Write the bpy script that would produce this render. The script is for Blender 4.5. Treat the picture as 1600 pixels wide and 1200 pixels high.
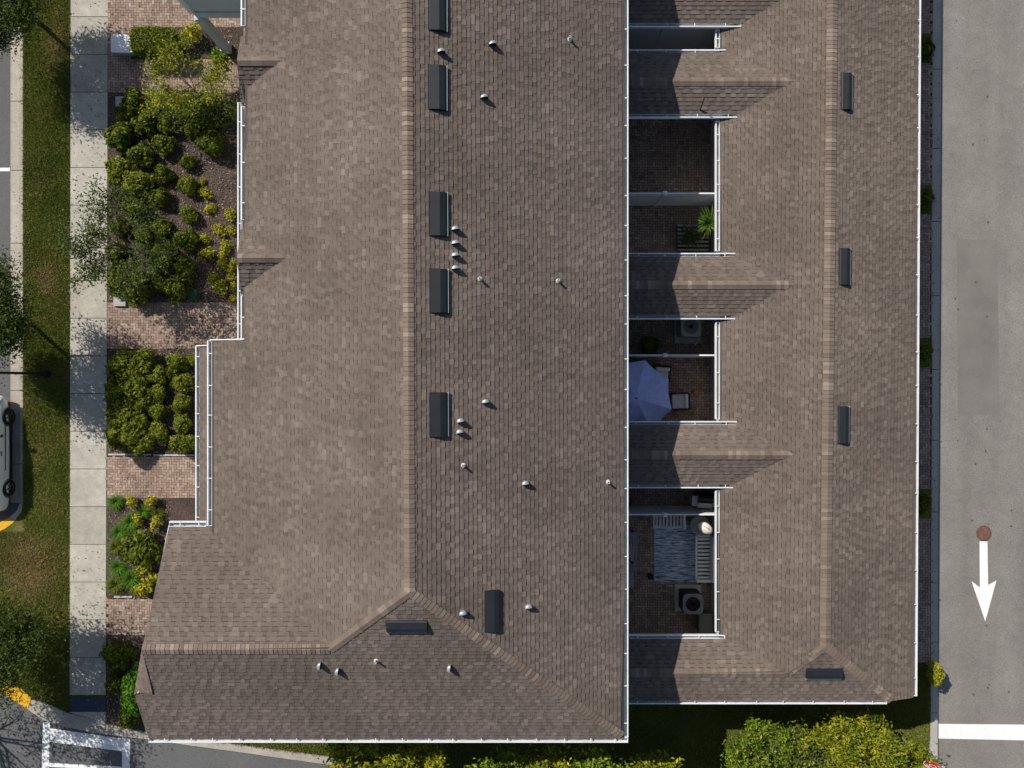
import bpy, math, random
import numpy as np
from mathutils import Vector, Matrix
for o in list(bpy.data.objects): bpy.data.objects.remove(o)
rad = math.radians
S = bpy.context.scene
C = S.collection
# ------------------------------------------------------------------ camera / light
H = 29.0; K = 0.72/800
cam = bpy.data.cameras.new('camera'); co = bpy.data.objects.new('camera', cam); C.objects.link(co)
co.location = (0, 0, H); co.rotation_euler = (0, 0, 0)
cam.sensor_width = 36; cam.lens = 36/(2*0.72); cam.clip_end = 500
S.camera = co
SUN = Vector((-0.88, 0.80, 1.0)).normalized()
el = math.asin(SUN.z)
w = bpy.data.worlds.new("World"); S.world = w; w.use_nodes = True
nt = w.node_tree
sky = nt.nodes.new('ShaderNodeTexSky'); sky.sky_type = 'NISHITA'; sky.sun_disc = False
sky.sun_elevation = el; sky.sun_rotation = math.atan2(SUN.x, SUN.y)
bg = nt.nodes['Background']; bg.inputs[1].default_value = 0.076
nt.links.new(sky.outputs[0], bg.inputs[0])
sl = bpy.data.lights.new('sun', 'SUN'); sl.energy = 4.8; sl.angle = rad(0.5); sl.color = (1, .95, .87)
so = bpy.data.objects.new('sun', sl); C.objects.link(so); so.location = (-20, 20, 30)
so.rotation_euler = SUN.to_track_quat('Z', 'Y').to_euler()
S.view_settings.view_transform = 'Standard'; S.view_settings.look = 'None'
S.view_settings.exposure = 0.17; S.view_settings.gamma = 1

# ------------------------------------------------------------------ helpers
def P(px, py, z=0.0):
    return Vector(((px-800)*K*(H-z), -(py-600)*K*(H-z), z))
class Plane:
    def __init__(s, a, b, c):
        s.p = Vector(a); n = (Vector(b)-s.p).cross(Vector(c)-s.p).normalized()
        s.n = n if n.z > 0 else -n
    def at(s, px, py):                       # where the sight line through a photo pixel meets the plane
        o = Vector((0, 0, H)); d = P(px, py, 0)-o
        return o + d*((s.p-o).dot(s.n)/d.dot(s.n))
    def z(s, x, y):
        return s.p.z - (s.n.x*(x-s.p.x)+s.n.y*(y-s.p.y))/s.n.z
WL = {}
def tag(o, label, cat, group=None):
    o['label'] = label; o['category'] = cat
    if group: o['group'] = group
    return o
def thing(name, label, cat, loc=(0, 0, 0), rz=0, group=None):
    o = bpy.data.objects.new(name, None); C.objects.link(o); o.location = loc; o.rotation_euler = (0, 0, rz)
    o.empty_display_size = .2
    WL[o.name] = Vector(loc); return tag(o, label, cat, group)
def copy_tree(o, parent=None):
    c = o.copy(); C.objects.link(c)
    if parent: c.parent = parent
    for ch in [k for k in o.children]: copy_tree(ch, c)
    return c
def fast(name, V, F, R, mat, smooth=False):
    V = np.asarray(V, dtype=np.float32); F = np.asarray(F, dtype=np.int32)
    me = bpy.data.meshes.new(name)
    me.vertices.add(len(V)); me.vertices.foreach_set('co', V.ravel())
    k = F.shape[1]
    me.loops.add(F.size); me.loops.foreach_set('vertex_index', F.ravel())
    me.polygons.add(len(F)); me.polygons.foreach_set('loop_start', np.arange(0, F.size, k, dtype=np.int32))
    me.update(calc_edges=True)
    a = me.attributes.new('rnd', 'FLOAT', 'FACE'); a.data.foreach_set('value', np.asarray(R, dtype=np.float32))
    if smooth: me.polygons.foreach_set('use_smooth', np.ones(len(F), dtype=bool))
    me.materials.append(mat); me.validate()
    return me
class MB:
    def __init__(s): s.v = []; s.f = []; s.r = []
    def poly(s, pts, r=.5):
        n = len(s.v); s.v += [tuple(p) for p in pts]; s.f.append(tuple(range(n, n+len(pts)))); s.r.append(r)
    def box(s, c, d, rz=0, r=.5, rx=0, ry=0):
        m = Matrix.Rotation(rz, 3, 'Z') @ Matrix.Rotation(ry, 3, 'Y') @ Matrix.Rotation(rx, 3, 'X')
        c = Vector(c); n = len(s.v)
        for x, y, z in ((-1,-1,-1),(1,-1,-1),(1,1,-1),(-1,1,-1),(-1,-1,1),(1,-1,1),(1,1,1),(-1,1,1)):
            s.v.append(tuple(c + m @ Vector((x*d[0]/2, y*d[1]/2, z*d[2]/2))))
        for f in ((0,3,2,1),(4,5,6,7),(0,1,5,4),(1,2,6,5),(2,3,7,6),(3,0,4,7)):
            s.f.append(tuple(n+i for i in f)); s.r.append(r)
        return s
    def bb(s, a, b, r=.5):
        return s.box([(a[i]+b[i])/2 for i in range(3)], [abs(b[i]-a[i]) for i in range(3)], 0, r)
    def prism(s, pts, z0, z1, r=.5):
        n = len(pts); b = len(s.v)
        s.v += [(p[0], p[1], z0) for p in pts] + [(p[0], p[1], z1) for p in pts]
        area = sum(pts[i][0]*pts[(i+1) % n][1]-pts[(i+1) % n][0]*pts[i][1] for i in range(n))
        o = list(range(n)) if area > 0 else list(range(n))[::-1]
        s.f.append(tuple(b+n+i for i in o)); s.r.append(r)
        s.f.append(tuple(b+i for i in o[::-1])); s.r.append(r)
        for k in range(n):
            i, j = o[k], o[(k+1) % n]
            s.f.append((b+i, b+j, b+n+j, b+n+i)); s.r.append(r)
        return s
    def tube(s, p0, p1, r0, r1=None, n=8, cap=True, r=.5):
        r1 = r0 if r1 is None else r1
        p0 = Vector(p0); p1 = Vector(p1); d = (p1-p0).normalized()
        a = d.cross(Vector((0, 0, 1)));  a = a.normalized() if a.length > 1e-4 else Vector((1, 0, 0))
        b = d.cross(a); k = len(s.v)
        for (p, q) in ((p0, r0), (p1, r1)):
            for i in range(n):
                t = 2*math.pi*i/n; s.v.append(tuple(p + (a*math.cos(t)+b*math.sin(t))*q))
        for i in range(n):
            j = (i+1) % n; s.f.append((k+i, k+j, k+n+j, k+n+i)[::-1]); s.r.append(r)
        if cap:
            s.f.append(tuple(k+i for i in range(n))); s.r.append(r)
            s.f.append(tuple(k+n+i for i in range(n))[::-1]); s.r.append(r)
        return s
    def lathe(s, c, prof, n=20, r=.5, sx=1, sy=1):
        c = Vector(c); k = len(s.v); m = len(prof)
        for (q, z) in prof:
            for i in range(n):
                t = 2*math.pi*i/n; s.v.append((c.x+q*math.cos(t)*sx, c.y+q*math.sin(t)*sy, c.z+z))
        for a in range(m-1):
            for i in range(n):
                j = (i+1) % n; s.f.append((k+a*n+i, k+a*n+j, k+(a+1)*n+j, k+(a+1)*n+i)); s.r.append(r)
        if prof[-1][0] > 1e-4: s.f.append(tuple(k+(m-1)*n+i for i in range(n))); s.r.append(r)
        return s
    def build(s, name, mat, parent=None, local=False, smooth=False, bevel=0, loc=None, rz=0):
        off = Vector((0, 0, 0))
        if parent and not local: off = WL[parent.name]
        if loc is not None: off = Vector(loc) if not local else off
        me = bpy.data.meshes.new(name)
        me.from_pydata([(x-off.x, y-off.y, z-off.z) for x, y, z in s.v] if not local else s.v, [], s.f)
        a = me.attributes.new('rnd', 'FLOAT', 'FACE'); a.data.foreach_set('value', s.r)
        if smooth: me.polygons.foreach_set('use_smooth', [True]*len(s.f))
        me.materials.append(mat); me.update()
        o = bpy.data.objects.new(name, me); C.objects.link(o)
        if parent: o.parent = parent; WL[o.name] = WL[parent.name]
        elif loc is not None: o.location = loc; o.rotation_euler = (0, 0, rz); WL[o.name] = Vector(loc)
        else: WL[o.name] = Vector((0, 0, 0))
        if bevel:
            b = o.modifiers.new('bevel', 'BEVEL'); b.width = bevel; b.segments = 2; b.limit_method = 'ANGLE'
        return o
def struct(o, kind='structure'): o['kind'] = kind; return o

# ------------------------------------------------------------------ materials
def lin(c):
    return tuple(((x/255)/12.92 if x/255 <= .04045 else ((x/255+.055)/1.055)**2.4) for x in c)
def M(name, cols, rough=.85, layers=(), bump=None, metal=0, trans=0, spec=.3, attr=True):
    """cols: ramp over the per-face value 'rnd'; layers: (scale, amount, detail) multiplicative object-space noise"""
    m = bpy.data.materials.new(name); m.use_nodes = True; t = m.node_tree; N = t.nodes; L = t.links
    b = N['Principled BSDF']; b.inputs['Roughness'].default_value = rough; b.inputs['Metallic'].default_value = metal
    b.inputs['Specular IOR Level'].default_value = spec
    if len(cols) > 1:
        rp = N.new('ShaderNodeValToRGB'); e = rp.color_ramp.elements
        while len(e) < len(cols): e.new(.5)
        for i, c in enumerate(cols): e[i].position = i/(len(cols)-1); e[i].color = (*c, 1)
        if attr:
            a = N.new('ShaderNodeAttribute'); a.attribute_name = 'rnd'; L.new(a.outputs['Fac'], rp.inputs[0])
        else:
            g = N.new('ShaderNodeNewGeometry'); nz = N.new('ShaderNodeTexNoise'); nz.inputs['Scale'].default_value = attr_scale(name)
            nz.inputs['Detail'].default_value = 6; L.new(g.outputs['Position'], nz.inputs['Vector'])
            mr = N.new('ShaderNodeMapRange'); mr.inputs[1].default_value = .36; mr.inputs[2].default_value = .64
            L.new(nz.outputs[0], mr.inputs[0]); L.new(mr.outputs[0], rp.inputs[0])
        col = rp.outputs[0]
    else:
        rgb = N.new('ShaderNodeRGB'); rgb.outputs[0].default_value = (*cols[0], 1); col = rgb.outputs[0]
    g = N.new('ShaderNodeNewGeometry')
    for (sc, am, de) in layers:
        nz = N.new('ShaderNodeTexNoise'); nz.inputs['Detail'].default_value = de
        if not isinstance(sc, tuple): nz.inputs['Scale'].default_value = sc
        if isinstance(sc, tuple):
            mp = N.new('ShaderNodeMapping'); mp.inputs['Scale'].default_value = sc; nz.inputs['Scale'].default_value = 1
            L.new(g.outputs['Position'], mp.inputs[0]); L.new(mp.outputs[0], nz.inputs['Vector'])
        else: L.new(g.outputs['Position'], nz.inputs['Vector'])
        mr = N.new('ShaderNodeMapRange'); mr.inputs[1].default_value = .3; mr.inputs[2].default_value = .7
        mr.inputs[3].default_value = 1-am; mr.inputs[4].default_value = 1+am
        L.new(nz.outputs[0], mr.inputs[0])
        mx = N.new('ShaderNodeVectorMath'); mx.operation = 'SCALE'; L.new(col, mx.inputs[0]); L.new(mr.outputs[0], mx.inputs['Scale'])
        col = mx.outputs[0]
    L.new(col, b.inputs['Base Color'])
    if bump:
        nz = N.new('ShaderNodeTexNoise'); nz.inputs['Scale'].default_value = bump[0]; nz.inputs['Detail'].default_value = 4
        L.new(g.outputs['Position'], nz.inputs['Vector'])
        bp = N.new('ShaderNodeBump'); bp.inputs['Strength'].default_value = bump[1]; bp.inputs['Distance'].default_value = bump[2]
        L.new(nz.outputs[0], bp.inputs['Height']); L.new(bp.outputs[0], b.inputs['Normal'])
    if trans:
        tr = N.new('ShaderNodeBsdfTranslucent'); L.new(col, tr.inputs[0]); mix = N.new('ShaderNodeMixShader'); mix.inputs[0].default_value = trans
        L.new(b.outputs[0], mix.inputs[1]); L.new(tr.outputs[0], mix.inputs[2]); L.new(mix.outputs[0], N['Material Output'].inputs[0])
    return m
SC = {'grass_ground': .9, 'concrete': .5}
def attr_scale(n): return SC.get(n, 1.0)
def g(v, t=(1, 1, 1)): return (v*t[0], v*t[1], v*t[2])
m_sh = M('roof_shingle', [(.080,.061,.050),(.132,.103,.085),(.160,.127,.106),(.201,.162,.137)], .95, [(.28,.14,4),((.3,3.0,1),.05,4),(1.6,.08,4),(9,.10,5),(90,.22,2)], (160,.5,.004), spec=.15)
m_cap = M('ridge_cap_shingle', [(.142,.107,.084),(.172,.132,.106),(.195,.152,.123),(.27,.215,.172)], .95, [(12,.08,4),(90,.18,2)], (160,.5,.004), spec=.15)
m_deck = M('roof_underlay', [(.05,.045,.04)], .9)
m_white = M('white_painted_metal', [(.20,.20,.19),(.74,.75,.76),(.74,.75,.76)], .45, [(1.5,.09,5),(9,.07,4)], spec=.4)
m_brkt = M('bracket_metal', [(.72,.73,.74)], .4)
m_wall = M('stucco_wall', [(.48,.50,.50)], .9, [(1.2,.05,4)], (60,.3,.004))
m_trim = M('white_trim', [(.66,.67,.68)], .6)
m_vinyl = M('white_vinyl_fence', [(.78,.79,.80)], .5, [(2,.04,3)])
m_ventb = M('black_vent_metal', [(.014,.016,.020)], .45, [(3,.15,3)], spec=.5)
m_galv = M('galvanised_metal', [(.33,.37,.39)], .4, [(20,.15,3)], metal=.35)
m_pipe = M('grey_vent_pipe', [(.5,.49,.47)], .6)
m_black = M('black_metal', [(.012,.012,.014)], .5)
m_glass = M('window_glass', [(.03,.035,.04)], .08, spec=.6)
m_asph = M('asphalt_left', [(.125,.124,.124)], .95, [(.6,.07,4),(14,.08,3),(70,.30,2)], (90,.6,.006), spec=.2)
m_asph2 = M('asphalt_lane', [(.210,.194,.177)], .95, [((.9,.07,1),.11,4),(.5,.08,5),(3,.06,4),(16,.10,3),(45,.34,2)], (90,.6,.006), spec=.2)
m_patch = M('asphalt_patch', [(.182,.168,.153)], .95, [(.8,.12,4),(60,.22,2)], (90,.6,.006), spec=.2)
m_conc = M('sidewalk_concrete', [(.36,.335,.28),(.40,.375,.32),(.43,.40,.345)], .9, [(.8,.13,6),(3.5,.11,6),(14,.06,5),(60,.10,2)], (80,.3,.003))
m_kerb = M('kerb_concrete', [(.36,.32,.27),(.42,.38,.32)], .9, [(1.3,.14,6),(9,.12,5),(70,.12,2)], (80,.4,.004))
m_kerb2 = M('alley_kerb_concrete', [(.40,.38,.345)], .9, [(1.3,.08,6),(70,.08,2)], (80,.3,.004))
m_yel = M('yellow_paint', [(.66,.37,.02)], .7, [(8,.15,4),(60,.15,2)])
m_paint = M('white_road_paint', [(.80,.80,.78)], .75, [((6,1.2,1),.06,5),(45,.16,3)], (90,.4,.004))
m_joint = M('paver_joint_sand', [(.035,.028,.024)], 1)
m_pav = M('clay_paver', [(.19,.135,.108),(.27,.19,.148),(.33,.235,.18),(.39,.31,.25)], .9, [(.7,.14,4),(40,.15,3)], (120,.4,.003))
m_grassg = M('grass_ground', [(.06,.088,.016),(.09,.11,.024),(.15,.135,.05)], 1, [(.5,.2,4),(12,.3,5),(60,.3,2)], (50,1,.02), attr=False, spec=.05)
m_blade = M('grass_blades', [(.088,.135,.016),(.15,.19,.028),(.24,.22,.055),(.42,.30,.15)], .8, [(.5,.15,4)], trans=.25, spec=.1)
m_mulch = M('mulch_ground', [(.085,.064,.052)], 1, [(1.2,.2,4),(25,.5,4)], (40,1,.03), spec=.05)
m_chip = M('mulch_chips', [(.06,.042,.034),(.14,.10,.08),(.22,.165,.14),(.42,.36,.33)], .95)
def leafmat(name, cols, trans=.3): return M(name, cols, .6, [(3,.15,3)], trans=trans, spec=.15)
m_leaf = leafmat('shrub_leaves', [(.030,.046,.006),(.085,.115,.010),(.155,.19,.016),(.27,.28,.03)])
m_leafd = leafmat('dark_leaves', [(.024,.042,.008),(.058,.088,.012),(.11,.15,.018)])
m_leaft = leafmat('tree_leaves', [(.026,.044,.010),(.058,.088,.015),(.10,.14,.024),(.18,.20,.04)])
m_leafy = leafmat('yellow_leaves', [(.09,.11,.01),(.34,.32,.02),(.62,.54,.04)], .2)
m_leafb = leafmat('bright_leaves', [(.05,.12,.01),(.09,.20,.014),(.13,.28,.02)])
m_leafa = leafmat('autumn_leaves', [(.045,.075,.008),(.15,.19,.012),(.32,.33,.02),(.55,.40,.03)])
m_leafb2 = leafmat('green_bush_leaves', [(.035,.065,.010),(.11,.17,.014),(.22,.29,.022),(.40,.40,.04)])
m_leafc = leafmat('soft_green_leaves', [(.04,.065,.015),(.10,.14,.025),(.18,.22,.04),(.30,.32,.07)])
m_bark = M('bark', [(.10,.08,.06)], .95, [(20,.3,4)])
m_tact = M('tactile_mat', [(.035,.045,.075)], .7)

# ------------------------------------------------------------------ ground, roads, pavement
ZR = -.12
def px(pts, z=0.): return [P(a, b, z) for a, b in pts]
def sheet(name, pts, z, mat, top=None):
    mb = MB(); q = px(pts, z)
    ar = sum(q[i].x*q[(i+1) % len(q)].y-q[(i+1) % len(q)].x*q[i].y for i in range(len(q)))
    mb.poly(q if ar > 0 else q[::-1]); return struct(mb.build(name, mat))
def slab(name, pts, z, zb, mat, parent=None, r=.5):
    mb = MB(); mb.prism(px(pts, z), zb, z, r); return mb.build(name, mat, parent)
mb = MB(); mb.poly([(-150,-150,-.30),(150,-150,-.30),(150,150,-.30),(-150,150,-.30)]); struct(mb.build('ground', m_grassg))
sheet('road_left', [(-420,-500),(31,-500),(31,845),(-10,880),(-420,880)], ZR, m_asph)
sheet('road_bottom', [(-420,1020),(-150,1040),(0,1062),(60,1100),(110,1125),(235,1144),(400,1170),(530,1190),(640,1230),(1450,1235),(1450,1650),(-420,1650)], ZR, m_asph)
sheet('road_right', [(1468,-500),(2100,-500),(2100,1650),(1447,1650),(1447,1235),(1463,1140),(1462,1000)], ZR+.004, m_asph2)
sheet('road_patch', [(1495,374),(1558,376),(1562,648),(1497,646)], ZR+.008, m_patch)
sheet('road_patch_edge', [(1470,374),(1494.4,374),(1494.4,407),(1470,407)], ZR+.008, M('patch2', [(.196,.181,.164)], .95, [(.8,.1,4),(60,.22,2)]))
LAND = [(36,-500),(36,785),(33,800),(22,815),(8,826),(-30,842),(-420,860),(-420,1030),(-150,1042),(0,1058),(28,1072),(50,1091),(75,1100),(108,1115),(164,1130),(178,1135),(225,1144),
        (330,1158),(420,1170),(520,1183),(640,1225),(1440,1225),(1452,1150),(1455,1000),(1455,500),(1458,0),(1460,-500)]
struct(slab('lawn', LAND, 0, -.31, m_grassg))
# left kerb: flat pan and raised kerb stone, in lengths with joints
ks = MB(); kk = MB()
ys = [-420,-300,-190,-70,40,158,266,380,498,610,725,786]
for a, b in zip(ys[:-1], ys[1:]):
    kk.prism(px([(16.5,a+.6),(31,a+.6),(31,b-.6),(16.5,b-.6)], ZR+.012), ZR-.1, ZR+.012, random.random())
    ks.prism(px([(31.2,a+.6),(36,a+.6),(36,b-.6),(31.2,b-.6)], .012), ZR-.1, .012, random.random())
struct(kk.build('gutter_pan', m_kerb)); struct(ks.build('kerb', m_kerb, bevel=.015))
def strip(name, top, bot, z, mat, joints=1):
    mb = MB()
    for i in range(len(top)-1):
        mb.prism(px([top[i], top[i+1], bot[i+1], bot[i]], z), ZR-.1, z, random.random())
    return struct(mb.build(name, mat))
strip('kerb_island', [(36,786.5),(33,800),(22,815)], [(31,786.5),(27,797),(15,808)], .012, m_kerb)
strip('kerb_yellow', [(22,815.5),(8,826),(-30,843),(-120,860)], [(14,808.5),(0,816),(-34,830),(-120,845)], .014, m_yel)
strip('kerb_yellow_corner', [(-120,1036),(0,1057),(28,1072),(49,1090)], [(-120,1056),(0,1081),(24,1096),(43,1108)], .014, m_yel)
strip('kerb_corner', [(50,1091),(75,1100),(108,1115),(140,1123),(177,1134),(225,1144),(330,1158),(410,1168),(411,1168.4),(521,1183)],
      [(43.5,1109),(68,1125),(100,1136),(128,1141),(160,1147),(228,1155),(320,1168),(408,1180),(409,1180.4),(520,1196)], .012, m_kerb)
# sidewalk in slabs
mb = MB(); y = 26-58.9*8; random.seed(3)
while y < 1085:
    t = (y+58.9)/1200
    y2 = min(y+58.9, 1089)
    mb.prism(px([(110.5-2*max(0,y)/1200, y+.5), (168.5-4*max(0,y)/1200, y+.5), (168.5-4*max(0,y2)/1200, y2-.5), (110.5-2*max(0,y2)/1200, y2-.5)], .02), -.1, .02, random.random())
    y = y2 if y2 == 1089 else y+58.9
mb.prism(px([(108,1112.5),(164.5,1112.5),(164.5,1130),(140,1122.5),(108,1113)], .016), -.1, .016, .5)
struct(mb.build('sidewalk', m_conc))
mb = MB(); mb.prism(px([(108,1089.5),(164.5,1089.5),(164.5,1112),(108,1112)], .022), -.05, .022)
for i in range(26):
    for j in range(10):
        p = P(110+i*2.1, 1091.5+j*2.1, .02); mb.tube(p, (p.x, p.y, .03), .012, .008, 5)
struct(mb.build('tactile_paving', m_tact))
# right strip: kerb
ks = MB()
ky = [-380,-260,-148,-10,108,232,346,462,577,688,800,911,1004,1114,1235]
def kx(y): return 1471.5-6.0*min(max(y, 0), 900)/900
for a, b in zip(ky[:-1], ky[1:]):
    ks.prism(px([(kx(a)-13.5+(2.5 if a > 500 else 0),a+.5),(kx(a),a+.5),(kx(b),b-.5),(kx(b)-13.5+(2.5 if b > 500 else 0),b-.5)], .012), ZR-.1, .012, random.random())
struct(ks.build('alley_kerb', m_kerb2, bevel=.012))
# painted markings
ZM = ZR+.013
sheet('parking_line', [(-200,262),(15.5,262),(15.5,267.5),(-200,267.5)], ZR+.005, m_paint)
mb = MB()
for q in ([(67,1128),(78,1128),(74,1320),(62,1320)], [(78,1138),(191,1154),(191,1174),(78,1159)], [(191,1153),(203,1155),(202,1320),(190,1320)], [(76.5,1192),(190,1198),(190,1204),(76.5,1198)]):
    mb.poly(px(q, ZR+.005)[::-1])
struct(mb.build('crosswalk_marking', m_paint))
sheet('stop_line', [(1466,1131),(1800,1134),(1800,1161),(1466,1154)], ZM, m_paint)
mb = MB(); q = px([(1530.5,846),(1543,846),(1544,914),(1557,907),(1539.5,971),(1518,908),(1531,918)], ZM); mb.poly(q[::-1])
struct(mb.build('arrow_marking', m_paint))
# small road stains
mb = MB(); random.seed(5)
for i in range(110):
    a = random.choice([1494, 1542, 1542, 1520, 1580])+random.gauss(0, 3); b = random.uniform(-20, 1200); r = random.choice([.012,.015,.02,.03,.05])
    if 1515 < a < 1560 and 840 < b < 975: continue
    c = P(a, b, ZM+.004); n = 7; mb.poly([c+Vector((math.cos(t*6.283/n), math.sin(t*6.283/n), 0))*r*random.uniform(.6, 1.2) for t in range(n)])
struct(mb.build('road_stains', M('stain', [(.10,.085,.075)], .9)))

# ------------------------------------------------------------------ pavers (herringbone)
def inside(x, y, q):
    c = False; n = len(q)
    for i in range(n):
        x1, y1 = q[i][0], q[i][1]; x2, y2 = q[(i+1) % n][0], q[(i+1) % n][1]
        if (y1 > y) != (y2 > y) and x < (x2-x1)*(y-y1)/(y2-y1)+x1: c = not c
    return c
def pavers(name, q, z=.02, cell=.105, seed=1, gap=.006):
    random.seed(seed); V = []; F = []; R = []
    x0 = min(p[0] for p in q); x1 = max(p[0] for p in q); y0 = min(p[1] for p in q); y1 = max(p[1] for p in q)
    nx = int((x1-x0)/cell)+2; ny = int((y1-y0)/cell)+2
    for i in range(-1, nx):
        for j in range(-1, ny):
            k = (i-j) % 4
            if k == 0: a, b, c, d = i, j, i+2, j+1
            elif k == 3: a, b, c, d = i, j, i+1, j+2
            else: continue
            a, b, c, d = x0+a*cell+gap, y0+b*cell+gap, x0+c*cell-gap, y0+d*cell-gap
            if not inside((a+c)/2, (b+d)/2, q): continue
            zz = z+random.uniform(-.002, .002); n = len(V)
            V += [(a,b,zz),(c,b,zz),(c,d,zz),(a,d,zz)]; F.append((n,n+1,n+2,n+3)); R.append(min(1, max(0, random.gauss(.5, .25))))
    mb = MB(); qq = [Vector((p[0], p[1], 0)) for p in q]; mb.prism(qq, -.1, z-.008)
    b = struct(mb.build(name+'_bed', m_joint))
    o = bpy.data.objects.new(name, fast(name, V, F, R, m_pav)); C.objects.link(o); return struct(o)
pavers('front_path', px([(169,-300),(400,-300),(400,145),(169,145)]), seed=1)
pavers('front_path', px([(168,472),(400,472),(400,545),(168,545)]), seed=2)
pavers('front_path', px([(168,712),(345,712),(345,778),(168,778)]), seed=3)
pavers('front_path', px([(166.5,935),(290,935),(290,992),(166,992)]), seed=4)
pavers('courtyard_paving', [(3.0,-10.8),(8.4,-10.8),(8.4,15.6),(3.0,15.6)], seed=5)
pavers('alley_paving', px([(1405,-300),(1457,-300),(1455,500),(1454,1035),(1405,1035)]), seed=6)

# ------------------------------------------------------------------ mulch
def scatter(name, rects, n, mat, size, zt=.03, seed=1, kind='stuff', flat=.35, dens=None):
    rng = np.random.default_rng(seed); P0 = []
    ar = [abs((r[2]-r[0])*(r[3]-r[1])) for r in rects]; tot = sum(ar)
    for r, a in zip(rects, ar):
        k = int(n*a/tot); P0.append(np.stack([rng.uniform(r[0], r[2], k), rng.uniform(r[1], r[3], k)], 1))
    p = np.concatenate(P0); n = len(p)
    X = (p[:, 0]-800)*K*H; Y = -(p[:, 1]-600)*K*H
    th = rng.uniform(0, 6.283, n); L = rng.uniform(.5, 1.3, n)*size; W = L*rng.uniform(.25, .5, n)
    d = np.stack([np.cos(th), np.sin(th), rng.normal(0, flat, n)], 1); s = np.stack([-np.sin(th), np.cos(th), rng.normal(0, flat, n)], 1)
    c = np.stack([X, Y, zt+rng.uniform(0, .025, n)], 1)
    V = np.stack([c-d*L[:,None]-s*W[:,None], c+d*L[:,None]-s*W[:,None], c+d*L[:,None]+s*W[:,None], c-d*L[:,None]+s*W[:,None]], 1).reshape(-1, 3)
    F = np.arange(4*n).reshape(n, 4)
    o = bpy.data.objects.new(name, fast(name, V, F, rng.uniform(0, 1, n)**1.3, mat)); C.objects.link(o); o['kind'] = kind; return o
for q in ([(168,145),(400,145),(400,472),(168,472)], [(168,545),(345,545),(345,712),(168,712)], [(168,778),(345,778),(290,935),(167,935)], [(165,992),(280,992),(250,1146),(165,1130)], [(205,42),(380,42),(380,92),(205,92)]):
    slab('planting_bed', q, .03, -.1, m_mulch)['kind'] = 'structure'
scatter('mulch', [(170,146,385,471),(169,546,320,711),(169,779,270,934),(166,993,225,1128),(207,43,372,91)], 17000, m_chip, .028, zt=.035)
mb = MB()
for (x0, x1, y) in ((169,235,710.5),(240,304,711.5),(178,206,933)):
    mb.prism(px([(x0,y-1.6),(x1,y-1.2),(x1,y+1),(x0,y+1)], .07), 0, .07)
struct(mb.build('bed_edging', M('edging_stone', [(.5,.46,.42)], .9, [(6,.2,3)])))

# ------------------------------------------------------------------ grass blades
def blades(name, rects, n, seed=1, excl=None):
    rng = np.random.default_rng(seed); P0 = []
    ar = [abs((r[2]-r[0])*(r[3]-r[1])) for r in rects]; tot = sum(ar)
    for r, a in zip(rects, ar):
        k = int(n*a/tot); P0.append(np.stack([rng.uniform(r[0], r[2], k), rng.uniform(r[1], r[3], k)], 1))
    p = np.concatenate(P0)
    land = LAND; keep = np.array([inside(a, b, land) for a, b in p]); p = p[keep]; n = len(p)
    X = (p[:, 0]-800)*K*H; Y = -(p[:, 1]-600)*K*H
    th = rng.uniform(0, 6.283, n); hgt = rng.uniform(.03, .075, n); wd = rng.uniform(.006, .013, n)
    ln = rng.uniform(.2, 1.3, n)*hgt; ph = rng.uniform(0, 6.283, n)
    b = np.stack([X, Y, np.zeros(n)], 1); s = np.stack([np.cos(th), np.sin(th), 0*th], 1)*wd[:, None]
    t = b+np.stack([np.cos(ph)*ln, np.sin(ph)*ln, hgt], 1)
    V = np.stack([b-s, b+s, t+s*.5, t-s*.5], 1).reshape(-1, 3); F = np.arange(4*n).reshape(n, 4)
    u = .5+.5*np.sin(X*1.7+np.sin(Y*1.1)*2)*np.sin(Y*1.3+1.0+np.sin(X*.9))
    brown = np.exp(-(((p[:, 0]-38)/45)**2+((p[:, 1]-888)/55)**2)) + .8*np.exp(-(((p[:, 0]-75)/22)**2+((p[:, 1]-430)/30)**2))+.5*np.exp(-(((p[:, 0]-85)/18)**2+((p[:, 1]-60)/50)**2))
    R = np.clip(rng.normal(.28, .2, n)+.25*u+1.3*brown*rng.uniform(.35, 1, n), 0, 1)
    o = bpy.data.objects.new(name, fast(name, V, F, R, m_blade)); C.objects.link(o); o['kind'] = 'stuff'; return o
blades('grass', [(36,-20,109,1125),(-40,830,36,1075),(225,1145,560,1190),(560,1150,985,1225),(985,1090,1458,1225),(1405,1035,1454,1100)], 300000)

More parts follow.
